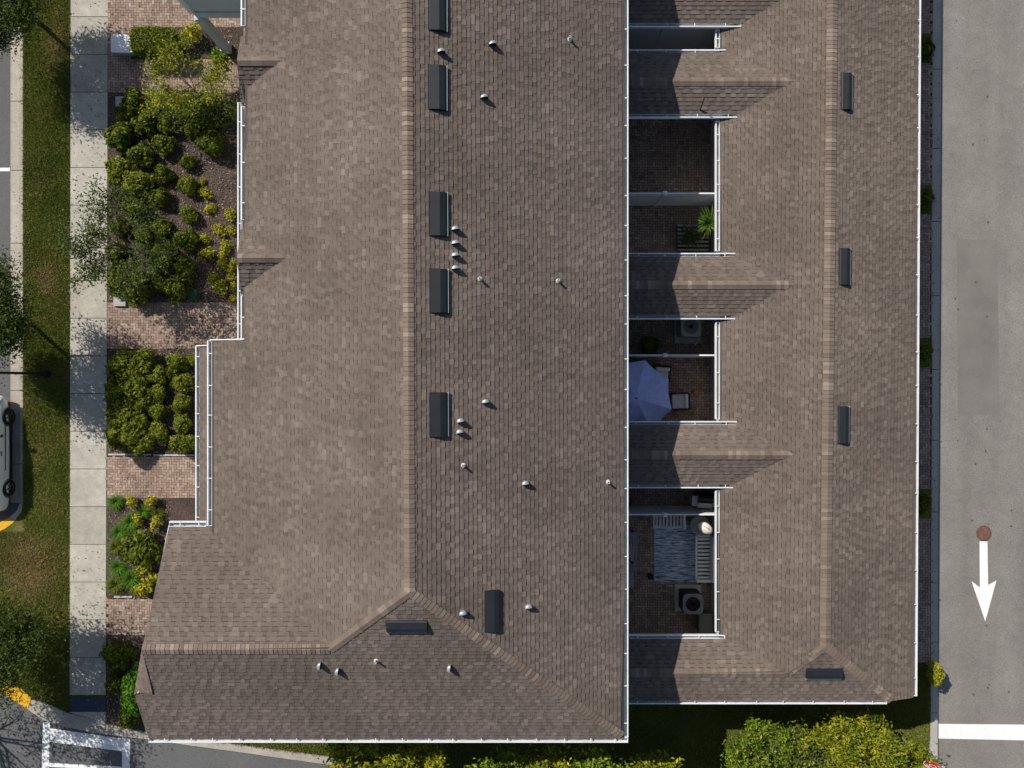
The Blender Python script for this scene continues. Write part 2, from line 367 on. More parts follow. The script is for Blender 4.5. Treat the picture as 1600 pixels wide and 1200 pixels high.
# ------------------------------------------------------------------ roofs
EXP = .143
def shingles(name, plane, pts, parent, seed=1, mat=None, thick=.10, along=None):
    """real overlapping laminated shingles laid in courses over a roof plane; pts = photo pixels of the outline"""
    random.seed(seed); mat = mat or m_sh
    W = [plane.at(a, b) for a, b in pts]; n = plane.n
    u = n.cross(Vector((0, 0, 1))).normalized(); v = n.cross(u).normalized()
    if v.z < 0: v = -v
    o = W[0].copy(); Q = [((p-o).dot(u), (p-o).dot(v)) for p in W]
    v0 = min(q[1] for q in Q); v1 = max(q[1] for q in Q)
    def span(t):
        xs = []
        for i in range(len(Q)):
            (a, b), (c, d) = Q[i], Q[(i+1) % len(Q)]
            if (b-t)*(d-t) <= 0 and abs(b-d) > 1e-9: xs.append(a+(c-a)*(t-b)/(d-b))
        return (min(xs), max(xs)) if len(xs) > 1 else None
    mb = MB()
    def pt(a, b, h): return o+u*a+v*b+n*h
    k = 0; t = v0
    while t < v1-1e-3:
        t2 = min(t+EXP, v1); e = 1e-4
        s1 = span(t+e); s2 = span(t2-e); t += EXP
        if not s1 or not s2: continue
        lo, hi = min(s1[0], s2[0]), max(s1[1], s2[1]); a = lo-random.uniform(0, .3); high = True
        cr = random.gauss(0, .03)
        while a < hi:
            wd = random.choice([.13,.16,.19,.22,.32]) if high else random.choice([.12,.15,.18,.22])
            b = a+wd; a1, b1 = max(a, s1[0]), min(b, s1[1]); a2, b2 = max(a, s2[0]), min(b, s2[1])
            a = b; hgt = .018 if high else .009; high = not high
            if b1 <= a1 and b2 <= a2: continue
            if b1 < a1: a1 = b1 = (a1+b1)/2 if not (s1[0] <= b1) else b1; a1 = b1 = min(max(a1, s1[0]), s1[1])
            if b2 < a2: a2 = b2 = min(max(a2, s2[0]), s2[1])
            r = (random.choice([.5,.55,.6,.65,.7,.86]) if high is False else random.choice([.34,.40,.46,.52,.58]))+cr+random.gauss(0, .03)
            r = min(1, max(.1, r)); tb = t-EXP; A, B, D, E = pt(a1, tb, hgt), pt(b1, tb, hgt), pt(b2, t2+.002, .001), pt(a2, t2+.002, .001)
            A0, B0 = pt(a1, tb, -.004), pt(b1, tb, -.004); i = len(mb.v)
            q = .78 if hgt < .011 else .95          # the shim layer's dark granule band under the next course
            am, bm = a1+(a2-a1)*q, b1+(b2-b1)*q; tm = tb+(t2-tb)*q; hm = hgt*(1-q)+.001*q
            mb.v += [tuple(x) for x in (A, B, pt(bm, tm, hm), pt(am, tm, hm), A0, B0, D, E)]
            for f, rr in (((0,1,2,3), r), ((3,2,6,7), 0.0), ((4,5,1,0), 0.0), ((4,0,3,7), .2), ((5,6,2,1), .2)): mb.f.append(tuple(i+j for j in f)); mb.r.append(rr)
    ob = mb.build(name, mat, parent)
    # deck under the shingles
    db = MB(); off = n*-.006; i = len(db.v); m = len(W)
    db.v += [tuple(p+off) for p in W]+[tuple(p+off-Vector((0, 0, thick))) for p in W]
    db.f.append(tuple(range(m))); db.f.append(tuple(range(m, 2*m))[::-1]); db.r += [.5, .5]
    for a in range(m): b = (a+1) % m; db.f.append((a, b, m+b, m+a)); db.r.append(.5)
    db.build('roof_deck', m_deck, ob)
    return ob
def caps(name, A, B, n1, n2, parent, wd=.155, seed=1, dz=0.0):
    random.seed(seed); A = Vector(A); B = Vector(B)
    if B.z < A.z-.01: A, B = B, A
    d = (B-A); L = d.length; d.normalize(); mb = MB()
    def side(n):
        s = d.cross(n).normalized()
        return s if s.z < 0 else -s
    s1, s2 = side(n1), side(n2)
    if s1.dot(s2) > .7: s2 = -d.cross(n2).normalized() if side(n2) == d.cross(n2).normalized() else d.cross(n2).normalized()
    up = Vector((0, 0, 1)); k = 0; x = 0.
    while x < L:
        x2 = min(x+.145, L); h1, h2 = .034+dz, .020+dz
        r = min(1, max(0, random.gauss(.42, .2)+(.45 if random.random() < .12 else 0)))
        for s in (s1, s2):
            a, b = A+d*x, A+d*(x2+.01)
            q = [a+up*h1, b+up*h2, b+s*wd+up*h2, a+s*wd+up*h1]
            if (q[1]-q[0]).cross(q[2]-q[0]).z < 0: q = q[::-1]
            mb.poly(q, r)
            mb.poly([a+up*h1, a+s*wd+up*h1, a+s*wd+up*.0, a+up*.0], r*.6)
            mb.poly([a+s*wd+up*h1, b+s*wd+up*h2, b+s*wd, a+s*wd], r*.6)
        x += .145
    return mb.build(name, m_cap, parent)
def gutter(A, B, out, parent, wd=.135, dep=.13, step=1.1, seed=1, dark=False, brackets=True, brk=None):
    random.seed(seed); A = Vector(A); B = Vector(B); out = Vector(out).normalized(); d = (B-A); L = d.length; d.normalize(); up = Vector((0, 0, 1))
    mb = MB()
    def slabq(o0, o1, z0, z1, r=.5):
        c = [A+out*o0+up*z0, B+out*o0+up*z0, B+out*o1+up*z0, A+out*o1+up*z0, A+out*o0+up*z1, B+out*o0+up*z1, B+out*o1+up*z1, A+out*o1+up*z1]
        i = len(mb.v); mb.v += [tuple(x) for x in c]
        for f in ((0,3,2,1),(4,5,6,7),(0,1,5,4),(1,2,6,5),(2,3,7,6),(3,0,4,7)): mb.f.append(tuple(i+j for j in f)); mb.r.append(r)
    slabq(0, .012, -dep-.06, .0)               # back against the fascia
    slabq(.0121, wd-.0001, -dep, -dep+.01, .12)       # floor, greyed for dirt and for trough shade put into the colour
    slabq(wd, wd+.012, -dep, .0)               # front
    slabq(wd-.028, wd-.0002, -.0075, .001)           # rolled lip
    for e in (.0, L-.01):                      # end caps
        a = A+d*e
        c = [a+out*.0125+up*(-dep+.011), a+out*.0125+up*-.001, a+out*(wd-.029)+up*-.001, a+out*(wd-.029)+up*(-dep+.011)]
        c2 = [q+d*.01 for q in c]
        mb.poly(c); mb.poly(c2[::-1]); mb.poly([c[1], c2[1], c2[2], c[2]])
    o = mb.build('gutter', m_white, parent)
    if brackets:
        n = max(1, round(L/step)); xs = [L*(i+.5)/n+random.uniform(-.1, .1) for i in range(n)]
        for x in xs:
            b = MB(); a = A+d*x+out*(wd*.5); b.box(a+up*.005, (wd+.03, .028, .006), math.atan2(out.y, out.x)); b.box(a+up*-.012, (wd*.9, .006, .03), math.atan2(out.y, out.x))
            b.build('gutter_bracket', m_brkt, o)
    return o

bld = thing('townhouse', 'long two storey townhouse row under brown shingle roof with hipped lower end', 'townhouse', (0, 0, 0))
gar = thing('garage_block', 'low garage row with brown shingle roof and gabled links, beside the pale alley', 'garage', (11, 0, 0))
ZRD = 8.0
R0 = P(640, 925, ZRD); R1 = P(634, -340, ZRD)
def slope_plane(a, b, down, s):   # plane through the level line a-b falling towards 'down' at slope s
    a = Vector(a); b = Vector(b); dn = Vector(down).normalized()
    return Plane(a, b, a+dn*1.0+Vector((0, 0, -s)))
pL = slope_plane(R0, R1, (-1, 0, 0), .35); pR = slope_plane(R0, R1, (1, 0, 0), .35)
pB = slope_plane(R0, R0+Vector((1, 0, 0)), (0, -1, 0), .43)
sL = shingles('roof', pL, [(634,-340),(640,925),(515,1015),(331,1015),(331,532),(383,532),(383,-340)], bld, 11)
sR = shingles('roof', pR, [(634,-340),(640,925),(975,1153),(975,-340)], bld, 12)
sB = shingles('roof', pB, [(640,925),(515,1015),(222,1015),(237,1085),(210,1085),(232,1153),(975,1153)], bld, 13)
J = pB.at(515, 1015); G0 = pB.at(222, 1015); G0 = Vector((G0.x, J.y, J.z))
pC = slope_plane(J, G0, (0, 1, 0), .46)
sC = shingles('roof', pC, [(515,1015),(222,1015),(264,823),(400,823)], bld, 14)
t1 = pB.at(237, 1085); t2 = pB.at(210, 1085)-Vector((0, 0, .35)); pT = Plane(G0, t1, t2)
tb = shingles('roof', pT, [(222,1014),(239,1085),(209.5,1085)], bld, 15)
# cross gables on the street slope
for (ry, xe, hy0, hy1, sd) in ((95, 437, 57, 161, 21), (403, 445, 358, 459, 22)):
    top = pL.at(xe, ry); a = P(371, ry, top.z)
    for (dy, e, k) in ((1, hy0, 0), (-1, hy1, 1)):
        pp = slope_plane(top, a, (0, dy, 0), .60)
        shingles('roof', pp, [(xe, ry), (370, ry), (376.5, e), (xe, e)], bld, sd+k)
    caps('ridge_cap', a, top, Vector((0,.5,1)).normalized(), Vector((0,-.5,1)).normalized(), bld, seed=sd)
    # gable end board
    mb = MB(); zl = P(376.5, hy0, 6.25); q = [Vector((a.x+.04, pL.at(376.5, hy1).y, top.z-.62)), Vector((a.x+.04, a.y, a.z-.02)), Vector((a.x+.04, pL.at(376.5, hy0).y, top.z-.62))]
    mb.poly(q); mb.poly([x-Vector((.05, 0, 0)) for x in q][::-1])
    for i in (0, 1):
        p0, p1 = q[i]-Vector((.07, 0, .19)), q[i+1]-Vector((.07, 0, .19)); mb.poly([p0, p1, p1+Vector((0,0,.14)), p0+Vector((0,0,.14))]); mb.poly([p0+Vector((0,0,.14)), p1+Vector((0,0,.14)), p1+Vector((.07,0,.14)), p0+Vector((.07,0,.14))])
    mb.build('gable_trim', m_trim, bld)
# small lower roof over the porch
zP = 2.95; eP = P(312, 600, zP)
pP = slope_plane(eP, eP+Vector((0, 1, 0)), (-1, 0, 0), -(-.42))
shingles('porch_roof', pP, [(312,540),(350,540),(350,826),(312,826)], bld, 16)
# ridge / hip caps
caps('ridge_cap', R0, R1, pL.n, pR.n, bld, seed=2, wd=.17)
caps('ridge_cap', R0, pR.at(972, 1150), pR.n, pB.n, bld, seed=3, wd=.15)
caps('ridge_cap', R0, J, pL.n, pB.n, bld, seed=4, wd=.15)
caps('ridge_cap', J, G0, pC.n, pB.n, bld, seed=5, wd=.17)
# gutters of the townhouse
zRe = pR.at(975, 600).z; zBe = pB.at(600, 1153).z; zLe = pL.at(383, 300).z; zSe = pL.at(331, 700).z; zCe = pC.at(300, 823).z
cR = pR.at(975, 1153)
gutter(Vector((cR.x, cR.y-.0, zRe-.01)), pR.at(975, -340)-Vector((0,0,.01)), (1, 0, 0), bld, seed=1)
b0 = pB.at(232, 1153); gutter(Vector((b0.x, b0.y, zBe-.01)), Vector((cR.x+.14, b0.y, zBe-.01)), (0, -1, 0), bld, seed=2, wd=.15, step=.86)
for (a, b) in ((-340, 40), (166, 343), (462, 531)):
    gutter(pL.at(383, b)-Vector((0,0,.01)), pL.at(383, a)-Vector((0,0,.01)), (-1, 0, 0), bld, seed=a)
gutter(pL.at(331, 822)-Vector((0,0,.01)), pL.at(331, 532)-Vector((0,0,.01)), (-1, 0, 0), bld, seed=5, wd=.15)
gutter(pC.at(264, 823)-Vector((0,0,.01)), pC.at(322, 823)-Vector((0,0,.01)), (0, 1, 0), bld, seed=6, wd=.16, step=.5)
gutter(P(376.5, 531, 3.0), P(376.5, 160, 3.0), (-1, 0, 0), bld, seed=7, wd=.12, step=1.3)
gutter(P(312, 826, 2.94), P(312, 541, 2.94), (-1, 0, 0), bld, seed=8, wd=.15, step=.9)
mb = MB()   # metal edge flashing where the roof steps out
a, b = pL.at(329, 531.5), pL.at(383, 531.5)
mb.box((a+b)/2+Vector((0, .02, .01)), ((b-a).length, .03, .07), 0, .5, 0, -math.atan(.35)); a, b = P(306, 540, 2.97), P(330, 540, 3.2)
mb.box((a+b)/2, ((b-a).length, .03, .06), 0, .5, 0, -math.atan(.42)); mb.build('edge_flashing', m_white, bld)
# rake boards of the street gable end
mb = MB()
for (a, b) in ((pC.at(222,1015), pC.at(264,823)), (pB.at(210,1085), pB.at(232,1153))):
    d = b-a; m = (a+b)/2-Vector((-.02, 0, .09)); mb.box(m, (.03, d.length, .15), 0, .5, math.asin(-d.z/d.length) if d.y < 0 else math.asin(d.z/d.length))
mb.build('rake_board', m_trim, bld)
# walls
def walls(parent, x0, y0, x1, y1, z, name='wall', mat=None):
    mb = MB(); mb.bb((x0, y0, -.1), (x1, y1, z)); return mb.build(name, mat or m_wall, parent)
def window(parent, c, axis, wd=1.1, ht=1.4):
    """axis: outward normal as ('x',+-1) or ('y',+-1)"""
    a, sgn = axis; f = MB(); g_ = MB()
    def bx(m, du, dz, su, sz, t, o):
        if a == 'x': m.box((c[0]+sgn*o, c[1]+du, c[2]+dz), (t, su, sz))
        else: m.box((c[0]+du, c[1]+sgn*o, c[2]+dz), (su, t, sz))
    for s in (-1, 1): bx(f, s*wd/2, 0, .08, ht+.08, .06, .03)
    for s in (-1, 1): bx(f, 0, s*ht/2, wd-.081, .08, .06, .032)
    bx(f, 0, 0, wd-.082, .04, .04, .03); bx(g_, 0, 0, wd-.09, ht-.09, .012, .012)
    w_ = f.build('window', m_trim, parent); g_.build('pane', m_glass, w_)
walls(bld, -8.1, -11.2, 3.2, 16.5, 5.4); walls(bld, -9.5, -4.2, -8.101, 1.25, 5.3); walls(bld, -10.9, -11.15, -8.102, -5.0, 5.2)
mb = MB(); q = [(-10.95, -11.1, 5.2), (-10.95, -5.2, 5.2), (-10.95, -8.15, 6.75)]; mb.poly(q); mb.poly([(x+.1, y, z) for x, y, z in q][::-1]); mb.build('gable_wall', m_wall, bld)
for y in (12, 9.2, 5.3, 2.6, -.8, -3.2, -7.2):
    window(bld, (3.2, y, 4.3), ('x', 1)); window(bld, (3.2, y, 1.5), ('x', 1), 1.7 if int(y) % 2 else 1.0, 1.9)
for y in (11.2, 8.4, 5.0, 2.9): window(bld, (-8.1, y, 4.5), ('x', -1))
for y in (-.2, -2.8): window(bld, (-9.5, y, 4.3), ('x', -1))
for y in (-6.5, -9.4): window(bld, (-10.9, y, 4.3), ('x', -1)); window(bld, (-10.9, y, 1.6), ('x', -1))
for x in (-8, -4.5, -1, 1.8): window(bld, (x, -11.2, 4.3), ('y', -1)); window(bld, (x, -11.2, 1.6), ('y', -1))
m_door = M('painted_door', [(.10,.13,.16)], .5)
for (x, y) in ((-8.1, 9.9), (-8.1, 4.0), (-9.5, -1.6)):
    mb = MB(); mb.box((x-.03, y, 1.05), (.05, .95, 2.1)); d = mb.build('door', m_door, bld); k = MB(); k.lathe((x-.09, y+.35, 1.0), [(.0,-.03),(.03,-.02),(.03,.02),(.0,.03)], 10); k.build('door_handle', m_galv, d)
for y in (-1, -3.9):
    mb = MB(); mb.box((-11.3, y, 1.45), (.18, .18, 2.85)); mb.build('porch_column', m_trim, bld)
# bay over the entrance at the upper edge
mb = MB(); mb.bb((-11.62, 13.6, 3.05), (-8.09, 18.5, 5.7)); mb.build('bay_wall', m_wall, bld)
mb = MB(); mb.bb((-11.66, 13.54, 2.70), (-8.09, 18.5, 3.049)); mb.build('bay_beam', m_wall, bld)
mb = MB(); mb.box((-11.66, 13.57, 4.38), (.17, .16, 2.64)); mb.build('corner_board', m_trim, bld)
mb = MB(); mb.box((-11.60, 13.63, 1.35), (.30, .30, 2.69)); mb.box((-11.60, 13.63, .15), (.38, .38, .3)); mb.box((-11.6, 13.63, 2.6), (.36, .36, .08)); mb.build('porch_column', m_wall, bld)
for i in range(3):
    mb = MB(); mb.box((3.33, (8.2, -3.3, -8.5)[i], 2.9), (.08, .1, 5.4)); mb.build('downspout', m_white, bld)

# ---- garage block
g0 = P(1290, 1010, 3.65); g1 = P(1305, -340, 3.65)
pGR = Plane(g0, g1, P(1431, 600, 2.75)); pGL = Plane(g0, g1, P(1125, 500, 2.82))
pGB = slope_plane(g0, g0+Vector((1, 0, 0)), (0, -1, 0), .30)
shingles('roof', pGR, [(1306,-340),(1290,1010),(1393,1095),(1427,1090),(1430.5,600),(1434,0),(1436,-340)], gar, 31)
shingles('roof', pGL, [(1306,-340),(1290,1010),(1232,1052),(1124,1052),(1125,500),(1126,-340)], gar, 32)
shingles('roof', pGB, [(1290,1010),(1232,1052),(974,1052),(974,1094.5),(1397,1094.5)], gar, 33)
caps('ridge_cap', g0, g1, pGL.n, pGR.n, gar, seed=6, wd=.2)
hb = pGR.at(1393, 1094); caps('ridge_cap', g0, hb, pGR.n, pGB.n, gar, seed=7, wd=.16)
jE = pGB.at(1232, 1052); caps('ridge_cap', g0, jE, pGL.n, pGB.n, gar, seed=8, wd=.15)
links = [(-12, -60, 36, 40), (127, 83, 178, 41), (445, 401, 493, 42), (711, 664, 757, 43), (1052, 998, None, 44)]
for (ry, ey0, ey1, sd) in links:
    top = pGL.at(1238, ry) if sd != 44 else jE; a = Vector((3.15, top.y, top.z))
    p1 = slope_plane(top, a, (0, 1, 0), .40); p2 = slope_plane(top, a, (0, -1, 0), .40)
    xl = 972
    shingles('link_roof', p1, [(xl, ry), (1238, ry), (1200, ey0), (xl, ey0)], gar, sd)
    if ey1: shingles('link_roof', p2, [(xl, ry), (1238, ry), (1200, ey1), (xl, ey1)], gar, sd+20)
    caps('ridge_cap', a, top+Vector((.1 if sd != 44 else 0, 0, 0)), p1.n, p2.n, gar, seed=sd, wd=.17)
    A, B = p1.at(974, ey0), p1.at(1158, ey0); gutter(A, B, (0, 1, 0), gar, seed=sd, wd=.125, step=1.0)
    if ey1: A, B = p2.at(974, ey1), p2.at(1158, ey1); gutter(A, B, (0, -1, 0), gar, seed=sd+5, wd=.125, step=1.0)
    else: gutter(pGB.at(974, 1094.5), pGB.at(1386, 1094.5), (0, -1, 0), gar, seed=99, wd=.125, step=1.1)
    # link walls under the gabled roof
    ya = p1.at(1000, ey0).y-.3; yb = (p2.at(1000, ey1).y+.3) if ey1 else -11.1
    yw = top.y if ey1 else -11.0
    walls(gar, 3.21, yw-.08, 8.119, yw+.08, 2.75, 'link_wall')
gutter(pGR.at(1427, 1088)-Vector((0,0,.01)), pGR.at(1435, -340)-Vector((0,0,.01)), (1, 0, 0), gar, seed=50, wd=.14, step=1.35)
ylist = [(-340, -62), (46, 74), (188, 392), (503, 655), (767, 988)]
for (a, b) in ylist: gutter(pGL.at(1125, b)-Vector((0,0,.01)), pGL.at(1125, a)-Vector((0,0,.01)), (-1, 0, 0), gar, seed=60+b, wd=.15, step=1.05)
walls(gar, 8.12, -11.1, 14.4, 16.5, 2.55)
for (yc) in (12.5, 6.2, 0, -6.5):
    mb = MB(); mb.box((14.42, yc, 1.1), (.06, 4.2, 2.15))
    for k in range(3): mb.box((14.455, yc, .55+k*.54), (.012, 4.2, .03))
    mb.build('garage_door', m_trim, gar)
for y in (5.9, -2.4, -8.6): window(gar, (8.12, y, 1.6), ('x', -1), .8, 1.0)

# ------------------------------------------------------------------ roof vents
def box_vent(plane, cx, cy, ln, wd, parent, lip=True):
    c = plane.at(cx, cy); n = plane.n; u = n.cross(Vector((0, 0, 1))).normalized(); v = n.cross(u).normalized()
    if v.z > 0: v = -v       # v = downslope
    prof = [(-wd/2, .012), (-wd/2+.02, .045), (wd*.02, .125), (wd*.33, .115), (wd*.46, .07), (wd*.46, .012)]
    mb = MB(); N = len(prof); i0 = len(mb.v)
    for s in (-ln/2, ln/2):
        for (a, h) in prof: mb.v.append(tuple(c+u*s+v*a+n*(h+.01)))
    for k in range(N-1): mb.f.append((k, k+1, N+k+1, N+k)); mb.r.append(.5)
    mb.f.append(tuple(range(N))[::-1]); mb.f.append(tuple(range(N, 2*N))); mb.r += [.5, .5]
    mb.poly([c+u*a+v*b+n*.021 for a, b in ((-ln/2-.02,-wd/2-.03),(ln/2+.02,-wd/2-.03),(ln/2+.02,wd/2-.04),(-ln/2-.02,wd/2-.04))][::1])
    o = mb.build('box_vent', m_ventb, parent)
    if lip:
        mb = MB(); p0 = c+u*(-ln/2)+v*(wd*.50)+n*.065; p1 = c+u*(ln/2)+v*(wd*.50)+n*.065; mb.tube(p0, p1, .019, n=6)
        e = p1 if p1.y > p0.y+.2 or (abs(p1.y-p0.y) < .2 and p1.x < p0.x) else p0; mb.box(e, (.04, .05, .04)); mb.build('vent_lip', m_galv, o)
for (x, y, l) in ((684, 14, 1.35), (684, 138, 1.32), (685, 335, 1.3), (686, 455, 1.3), (686, 648, 1.3)): box_vent(pR, x, y, l, .54, bld)
box_vent(pR, 770, 954, 1.24, .48, bld, False); box_vent(pB, 636, 978, 1.22, .40, bld)
for (x, y) in ((1322, 144), (1319, 417), (1317, 664)): box_vent(pGR, x, y, 1.3, .40, gar)
box_vent(pGB, 1287, 1052, 1.28, .38, gar)
def hood(plane, cx, cy, open_dir, parent, r=.12):
    c = plane.at(cx, cy); n = plane.n; od = Vector(open_dir).normalized(); sd = Vector((-od.y, od.x, 0)); up = Vector((0, 0, 1))
    mb = MB(); A = 8; B_ = 12; base = len(mb.v); h0 = .05
    # domed hood, rear half of a dome on a short collar, open towards od
    ring = []
    for i in range(A+1):
        ph = math.pi/2*i/A; rr = r*math.cos(ph); zz = h0+.09+r*.5*math.sin(ph)
        for j in range(B_+1):
            th = math.pi*j/B_; mb.v.append(tuple(c+sd*(rr*math.cos(th))-od*(rr*math.sin(th)*.9)+up*zz))
    W_ = B_+1
    for i in range(A):
        for j in range(B_): mb.f.append((base+i*W_+j, base+i*W_+j+1, base+(i+1)*W_+j+1, base+(i+1)*W_+j)); mb.r.append(.5)
    mb.f.append(tuple([base+i*W_ for i in range(A+1)]+[base+i*W_+B_ for i in range(A-1, -1, -1)])); mb.r.append(.5)
    for j in range(B_):
        a = c+sd*(r*math.cos(math.pi*j/B_))-od*(r*.9*math.sin(math.pi*j/B_)); b = c+sd*(r*math.cos(math.pi*(j+1)/B_))-od*(r*.9*math.sin(math.pi*(j+1)/B_))
        mb.poly([a-up*.04, b-up*.04, b+up*(h0+.09), a+up*(h0+.09)])
    o = mb.build('exhaust_vent', m_galv, parent, smooth=False)
    mb = MB(); q = c+od*.004; mb.poly([q-sd*r*.9-up*.02, q+sd*r*.9-up*.02, q+sd*r*.9+up*(h0+.06), q+sd*r*.5+up*(h0+.13), q-sd*r*.5+up*(h0+.13), q-sd*r*.9+up*(h0+.06)]); mb.build('vent_opening', m_black, o)
for (x, y) in ((690,82),(770,70),(757,153),(712,358),(712,380),(712,399),(712,419),(759,627),(720,657),(719,674),(821,754),(724,956),(826,946)): hood(pR, x, y+2, (0.15, -1, 0), bld)
for (x, y) in ((502,1039),(530,1048),(704,1043)): hood(pB, x, y, (1, -.1, 0), bld)
def stack(plane, x, y, parent, h=.2, r=.04, mat=None, nm='pipe_vent'):
    c = plane.at(x, y); mb = MB(); mb.lathe(c-Vector((0, 0, .05)), [(r, 0), (r, h+.05), (r*.65, h+.05), (r*.65, h-.03), (0.0, h-.03)], 12); mb.lathe(c-Vector((0,0,.04)), [(r*2.2, .0), (r*1.8, .07), (r*1.05, .09)], 12); mb.build(nm, mat or m_pipe, parent, smooth=False)
for (x, y) in ((890,62),(750,436),(872,439),(724,727),(950,753)): stack(pR, x, y, bld)
stack(pB, 588, 1032, bld)
c = pGL.at(1098, 160)  # leaning dark rod on the second link roof
mb = MB(); q0 = P(1094, 172, 3.0); q1 = P(1101, 152, 3.62); mb.tube(q0, q1, .02, .015, 6); mb.tube(q0, P(1105,176,2.98), .018, .012, 6); mb.build('antenna', m_black, gar)

# ------------------------------------------------------------------ courtyard fences
fl = ['white vinyl privacy fence in the narrow strip between the two topmost link roofs',
      'white vinyl privacy fence between the empty brick patio and the patio with the potted palms',
      'white vinyl privacy fence between the air conditioner with the pale hose and the blue parasol',
      'white vinyl privacy fence between the barbecue patio and the patio with the blue rug']
for i, yy in enumerate((42, 302, 555, 804)):
    Y = P(0, yy, 1.83).y; t = thing('vinyl_fence', fl[i], 'fence', (5.6, Y, 0), 0, 'courtyard fences')
    xp = P(1039, yy, 1.83).x
    for (a, b) in ((3.22, xp-.065), (xp+.065, 8.10)):
        mb = MB(); mb.bb((a, Y-.02, .05), (b, Y+.02, 1.77)); mb.bb((a, Y-.03, .06), (b, Y+.03, .2)); n = int((b-a)/.15)
        for k in range(1, n): mb.bb((a+(b-a)*k/n-.004, Y-.0235, .2), (a+(b-a)*k/n+.004, Y+.0235, 1.765))
        mb.build('panel', m_vinyl, t)
        mb = MB(); mb.bb((a, Y-.028, 1.771), (b, Y+.028, 1.83)); mb.build('top_rail', m_vinyl, t)
    mb = MB(); mb.bb((xp-.064, Y-.064, 0), (xp+.064, Y+.064, 1.86)); p = mb.build('post', m_vinyl, t)
    mb = MB(); i0 = len(mb.v); mb.bb((xp-.08, Y-.08, 1.861), (xp+.08, Y+.08, 1.89)); mb.poly([(xp-.08,Y-.08,1.891),(xp+.08,Y-.08,1.891),(xp,Y,1.94)]); mb.poly([(xp+.08,Y-.08,1.891),(xp+.08,Y+.08,1.891),(xp,Y,1.94)]); mb.poly([(xp+.08,Y+.08,1.891),(xp-.08,Y+.08,1.891),(xp,Y,1.94)]); mb.poly([(xp-.08,Y+.08,1.891),(xp-.08,Y-.08,1.891),(xp,Y,1.94)]); mb.build('post_cap', m_vinyl, p)

# ------------------------------------------------------------------ foliage generators
def leaf_mesh(name, n, rx, ry, rz, mat, leaf=.05, seed=1, lump=.18, thick=.22, asp=.5, bias=0., box=False, lift=.0, low=-.55):
    rng = np.random.default_rng(seed)
    d = rng.normal(0, 1, (n, 3)); d[:, 2] = np.where(d[:, 2] < low, -d[:, 2], d[:, 2]); d /= np.linalg.norm(d, axis=1)[:, None]
    if box:
        k = np.max(np.abs(d)**1.0, axis=1)[:, None]; d2 = d/k; nd = d.copy(); d = d*.25+d2*.75
    k = rng.normal(0, 1, (9, 3)); k /= np.linalg.norm(k, axis=1)[:, None]; k[:, 2] = np.abs(k[:, 2])
    l = np.zeros(n)
    for q in k: l = np.maximum(l, np.exp(-((1-(d/np.linalg.norm(d, axis=1)[:, None]) @ q))*9))
    l2 = np.sin(d[:, 0]*9+seed)*np.sin(d[:, 1]*8+2*seed)*np.sin(d[:, 2]*7)
    rr = (1-lump)+lump*l*1.3+lump*.35*l2
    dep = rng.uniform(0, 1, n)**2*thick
    rr = rr*(1-dep)+rng.normal(0, .035, n)
    c = d*rr[:, None]*np.array([rx, ry, rz])
    nrm = d/np.array([rx, ry, rz]); nrm /= np.linalg.norm(nrm, axis=1)[:, None]
    nrm = nrm+rng.normal(0, .55, (n, 3)); nrm /= np.linalg.norm(nrm, axis=1)[:, None]
    a = np.cross(nrm, rng.normal(0, 1, (n, 3))); a /= np.linalg.norm(a, axis=1)[:, None]; b = np.cross(nrm, a)
    L = (leaf*rng.uniform(.6, 1.3, n))[:, None]; W = L*asp
    V = np.stack([c-a*L, c-b*W+nrm*L*.15, c+a*L, c+b*W+nrm*L*.15], 1).reshape(-1, 3)
    F = np.arange(4*n).reshape(n, 4)
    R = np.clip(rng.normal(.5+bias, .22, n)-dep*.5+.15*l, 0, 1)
    return fast(name, V, F, R, mat)
def tuft_mesh(name, n, r, h, mat, seed=1, wd=.010):
    rng = np.random.default_rng(seed); V = []; F = []; R = []
    for i in range(n):
        th = rng.uniform(0, 6.283); L = rng.uniform(.6, 1.1); wv = np.array([-math.sin(th), math.cos(th), 0])*wd*rng.uniform(.7, 1.3)
        q = rng.uniform(0, 6.283); b = np.array([math.cos(q), math.sin(q), 0])*r*.15*rng.uniform(0, 1); k = len(V); sg = 4; rv = float(np.clip(rng.normal(.5, .25), 0, 1)); up_ = rng.uniform(.3, 1)
        for s in range(sg+1):
            t = s/sg; c = b+np.array([math.cos(th), math.sin(th), 0])*r*L*t*(1.15-.15*up_) + np.array([0, 0, h*up_*(math.sin(t*2.2))]); ww = wv*(1-t*.85)
            V += [c-ww, c+ww]
        for s in range(sg): F.append((k+2*s, k+2*s+1, k+2*s+3, k+2*s+2)); R.append(rv)
    return fast(name, V, F, R, mat)
def place(name, me, x, y, z, s, label, cat, group=None, rz=None, nz=1.0, sy=None):
    o = bpy.data.objects.new(name, me); C.objects.link(o); o.location = (x, y, z); o.scale = (s, sy or s, s*nz); o.rotation_euler = (0, 0, random.uniform(0, 6.28) if rz is None else rz)
    return tag(o, label, cat, group)
random.seed(8)
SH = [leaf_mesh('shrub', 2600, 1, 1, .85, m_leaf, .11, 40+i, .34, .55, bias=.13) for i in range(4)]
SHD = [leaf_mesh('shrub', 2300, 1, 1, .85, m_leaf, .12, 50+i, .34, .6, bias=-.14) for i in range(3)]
ORD = ['first', 'second', 'third', 'fourth', 'fifth', 'sixth', 'seventh', 'eighth', 'ninth', 'tenth', 'eleventh', 'twelfth', 'thirteenth', 'fourteenth', 'fifteenth', 'sixteenth', 'seventeenth', 'eighteenth']
